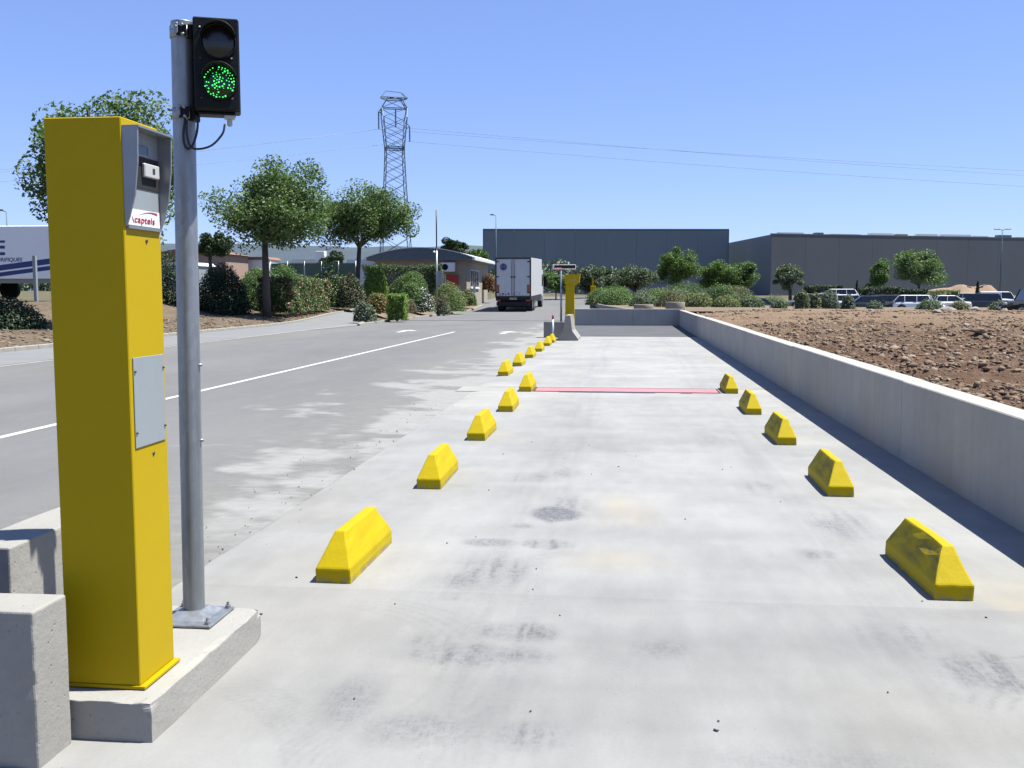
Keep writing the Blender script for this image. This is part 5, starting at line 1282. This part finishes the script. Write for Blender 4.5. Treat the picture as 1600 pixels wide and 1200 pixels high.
ends_r = [(63.45, 170, 21.8), (63.5, 170, 21.05), (63.56, 170, 19.3)]; ends_l = [(-105, 160, 23.0), (-105, 160, 22.6), (-105, 160, 21.0)]
att = [R_ @ Vector((x, y, zb))+Vector((-46.2, 200, 1.0)) for x, y, za, zb in ins]
names = ['upper', 'middle', 'lower']
order = [0, 2, 1]
for k in range(3):
    p = att[order[k]]; p = p.copy()
    for side, ends in (('right', ends_r), ('left', ends_l)):
        q = Vector(ends[k]); ext = q+(q-p)*.55
        pts = [p.lerp(ext, t/24) - Vector((0, 0, 1.0*math.sin(math.pi*t/24))) for t in range(25)]
        mb = MB(); mb.tube(pts, .03, 5, cap=False); o = mb.build('power_line', mat_w); tag(o, f'{names[k]} power cable running from the pylon to the {side}', 'power line', 'power cables on the pylon')

# ------------------------------------------------------------------ CARS
def paint(name, c, metal=.0): return mat(name, c, .25, metal, var=.02, scale=1, spec=.6)
P_ = {'white': paint('white car paint', (1.25, 1.25, 1.23)), 'blue': paint('pale blue car paint', (.20, .36, .52)), 'green': paint('dark green car paint', (.02, .045, .045)), 'black': mat('black car paint', (.010, .010, .011), .5, spec=.25),
      'silver': paint('silver car paint', (.75, .78, .8), .3), 'navy': paint('navy car paint', (.015, .022, .05)), 'grey': paint('grey car paint', (.25, .28, .28), .2)}
M['lamp_glass'] = mat('lamp glass', (.7, .7, .68), .15); M['tail'] = mat('tail lamp', (.4, .02, .02), .2)
STY = {'hatch': dict(L=3.95, W=1.7, H=1.45, roof=(.30, .88), screen=.14, hood=.24), 'saloon': dict(L=4.4, W=1.74, H=1.40, roof=(.36, .70), screen=.20, hood=.27),
       'estate': dict(L=4.5, W=1.76, H=1.55, roof=(.34, .93), screen=.17, hood=.25), 'suv': dict(L=4.6, W=1.85, H=1.78, roof=(.34, .92), screen=.19, hood=.23), 'van': dict(L=4.2, W=1.78, H=1.80, roof=(.32, .97), screen=.14, hood=.20)}
def car(x, y, z, rz, style, col, label):
    """+x of the car is its nose... body shell, glasshouse, roof, wheels, lamps"""
    d = STY[style]; L, W, H = d['L'], d['W']/2, d['H']; e = empty('parked_car', (x, y, z), label, 'van' if style == 'van' else 'car', 'cars in the parking lot', rz)
    belt = H*.60; f = lambda t: L/2-L*t       # t from the nose
    # lower body lofted over stations
    st = [(0, .30, .50, .80), (.02, .22, .62, .92), (.10, .20, belt*.86, .98), (d['hood'], .19, belt*.95, 1.), (.45, .19, belt, 1.), (.75, .19, belt, 1.), (.93, .20, belt*.99, .97), (.985, .24, belt*.93, .92), (1., .32, belt*.8, .85)]
    vs = []; fs = []; n = 8
    for t, z0, z1, k in st:
        w_ = W*k; vs += [(f(t), -w_*.94, z0), (f(t), -w_, z0+.12), (f(t), -w_, z1-.14), (f(t), -w_*.90, z1), (f(t), w_*.90, z1), (f(t), w_, z1-.14), (f(t), w_, z0+.12), (f(t), w_*.94, z0)]
    for i in range(len(st)-1):
        for k in range(n): fs.append((i*n+k, i*n+(k+1) % n, (i+1)*n+(k+1) % n, (i+1)*n+k))
    fs += [list(range(n)), list(range((len(st)-1)*n, len(st)*n))]
    mb = MB(); mb.add(vs, fs); bd = mb.build('body', P_[col], e)
    r0, r1 = d['roof']; s0 = d['hood']-.0; wt = W*.74; wb = W*.885
    b1 = .995 if style in ('hatch', 'estate', 'suv', 'van') else .86
    Z = [(f(s0+.0), belt*.955), (f(r0), H-.05), (f(r1), H-.05), (f(b1), belt*.985)]
    mb = MB()
    v8 = [(Z[i][0], s*(wb if i in (0, 3) else wt), Z[i][1]) for s in (-1, 1) for i in range(4)]
    mb.add(v8, [(0, 1, 2, 3), (7, 6, 5, 4), (0, 4, 5, 1), (1, 5, 6, 2), (2, 6, 7, 3)]); mb.build('windows', M['glass'], e)
    mb = MB()     # roof skin and pillars
    mb.add([(f(r0)+.02, -wt-.01, H-.055), (f(r0)+.02, wt+.01, H-.055), (f(r1)-.02, wt+.01, H-.055), (f(r1)-.02, -wt-.01, H-.055), (f(r0+.05), -wt*.86, H), (f(r0+.05), wt*.86, H), (f(r1-.04), wt*.86, H), (f(r1-.04), -wt*.86, H)],
           [(0, 1, 5, 4), (1, 2, 6, 5), (2, 3, 7, 6), (3, 0, 4, 7), (4, 5, 6, 7), (0, 3, 2, 1)])
    for s in (-1, 1):
        def pil(ta, za, tb, zb, r=.035):
            wa_ = wb+(wt-wb)*(za-belt)/(H-belt); wb_ = wb+(wt-wb)*(zb-belt)/(H-belt); mb.tube([(f(ta), s*(wa_+.004), za), (f(tb), s*(wb_+.004), zb)], r, 5, cap=False)
        pil(s0, belt*.96, r0, H-.06); pil(.52, belt, .53, H-.06, .03); pil(b1-.01, belt, r1, H-.06, .045)
        if style in ('estate', 'suv', 'hatch'): pil(.76, belt, .77, H-.06)
        if style == 'van': mb.box(f(.99), f(.52), min(s*wt*.98, s*(wb+.01)), max(s*wt*.98, s*(wb+.01)), belt-.05, H-.06) if False else mb.add([(f(.54), s*(wb+.012), belt-.02), (f(.99), s*(wb+.012), belt-.02), (f(.965), s*(wt+.012), H-.05), (f(.54), s*(wt+.012), H-.05)], [(0, 1, 2, 3)])
    mb.build('roof', P_[col], e)
    for xx in (L/2-.78, -L/2+.75):
        for s in (-1, 1):
            r = .31 if style not in ('suv', 'van') else .34
            mb = MB(); mb.lathe([(r*.6, -.1), (r*.93, -.1), (r, -.07), (r, .07), (r*.93, .1), (r*.6, .1)], n=18); o = mb.build('wheel', M['rubber'], e); o.location = (xx, s*(W-.09), r); o.rotation_euler = (R(90), 0, 0)
            mb = MB(); mb.lathe([(0, -s*.07), (r*.3, -s*.085), (r*.6, -s*.095)], n=14); mb.build('rim', M['alu'], o)
            mb = MB(); vs, fs = ring(xx, s*(W-.001), s*(W+.006), r, r, r+.06, -5, 185, 14); mb.add(vs, fs); mb.build('wheel_arch', M['black_matt'], e)
    for s in (-1, 1):
        mb = MB(); mb.box(f(.035), f(.004), min(s*W*.5, s*W*.86), max(s*W*.5, s*W*.86), belt*.70, belt*.84, bev=.02); mb.build('headlight', M['lamp_glass'], e)
        mb = MB(); mb.box(f(1.0)-.01, f(.975), min(s*W*.62, s*W*.88), max(s*W*.62, s*W*.88), belt*.68, belt*.9, bev=.02); mb.build('tail_light', M['tail'], e)
        mb = MB(); mb.box(f(s0+.06), f(s0+.025), min(s*W*.95, s*(W+.14)), max(s*W*.95, s*(W+.14)), belt, belt+.13, bev=.02); mb.build('mirror', P_[col], e)
    mb = MB(); mb.box(f(.004), f(-.006), -.26, .26, .40, .51); mb.build('number_plate', M['white'], e)
    return e
lot = lambda x, y: float(bed_z(x, y))+.04
car(6.9, 82, -.02, R(-18), 'saloon', 'silver', 'pale car roof showing above the shrubs left of the blue car')
car(8.1, 79.5, -.12, R(-12), 'saloon', 'blue', 'pale blue car half hidden behind shrubs near the wall end')
car(9.9, 80.5, -.35, R(200), 'saloon', 'navy', 'dark car behind the bushy shrub right of the blue car')
car(24.6, 114, .3, R(-14), 'estate', 'white', 'white estate with long roof standing behind the other cars')
car(20.4, 104, .02, R(188), 'saloon', 'silver', 'silver saloon left of the white hatchback, behind grey shrub')
car(20.6, 95, -.18, R(-8), 'hatch', 'white', 'white hatchback behind the blue-grey upright shrub')
car(21.2, 89, -.22, R(-6), 'saloon', 'green', 'dark green saloon in the front row of the lot')
car(23.5, 92, -.2, R(-4), 'hatch', 'black', 'black hatchback before the dark hedge')
car(24.6, 87, -.2, R(-24), 'hatch', 'white', 'white car with its nose toward the large pale boulder')
car(29.4, 96, -.2, R(172), 'saloon', 'white', 'low white saloon just right of the car nosing toward the large boulder')
car(17.6, 100, -.1, R(185), 'hatch', 'grey', 'grey hatchback behind the feathery plants, left end of the row')
car(39.8, 124, -.05, R(170), 'hatch', 'silver', 'silver hatchback parked before the green hedge')
car(35.6, 106, -.42, R(165), 'suv', 'navy', 'dark blue off-roader left of the white van')
car(38.8, 108.5, -.25, R(-10), 'van', 'white', 'small white delivery van at the right of the lot')
car(20.9, 53.0, .22, R(178), 'hatch', 'black', 'black car at the right edge behind the low concrete slab')
ob = rough_box('concrete_slab', 15.75, 18.6, 45.8, 46.3, .2, .56, M['jersey'], 'long low slab of old concrete at the right edge of the rubble', 'slab', 12, .03, 5)
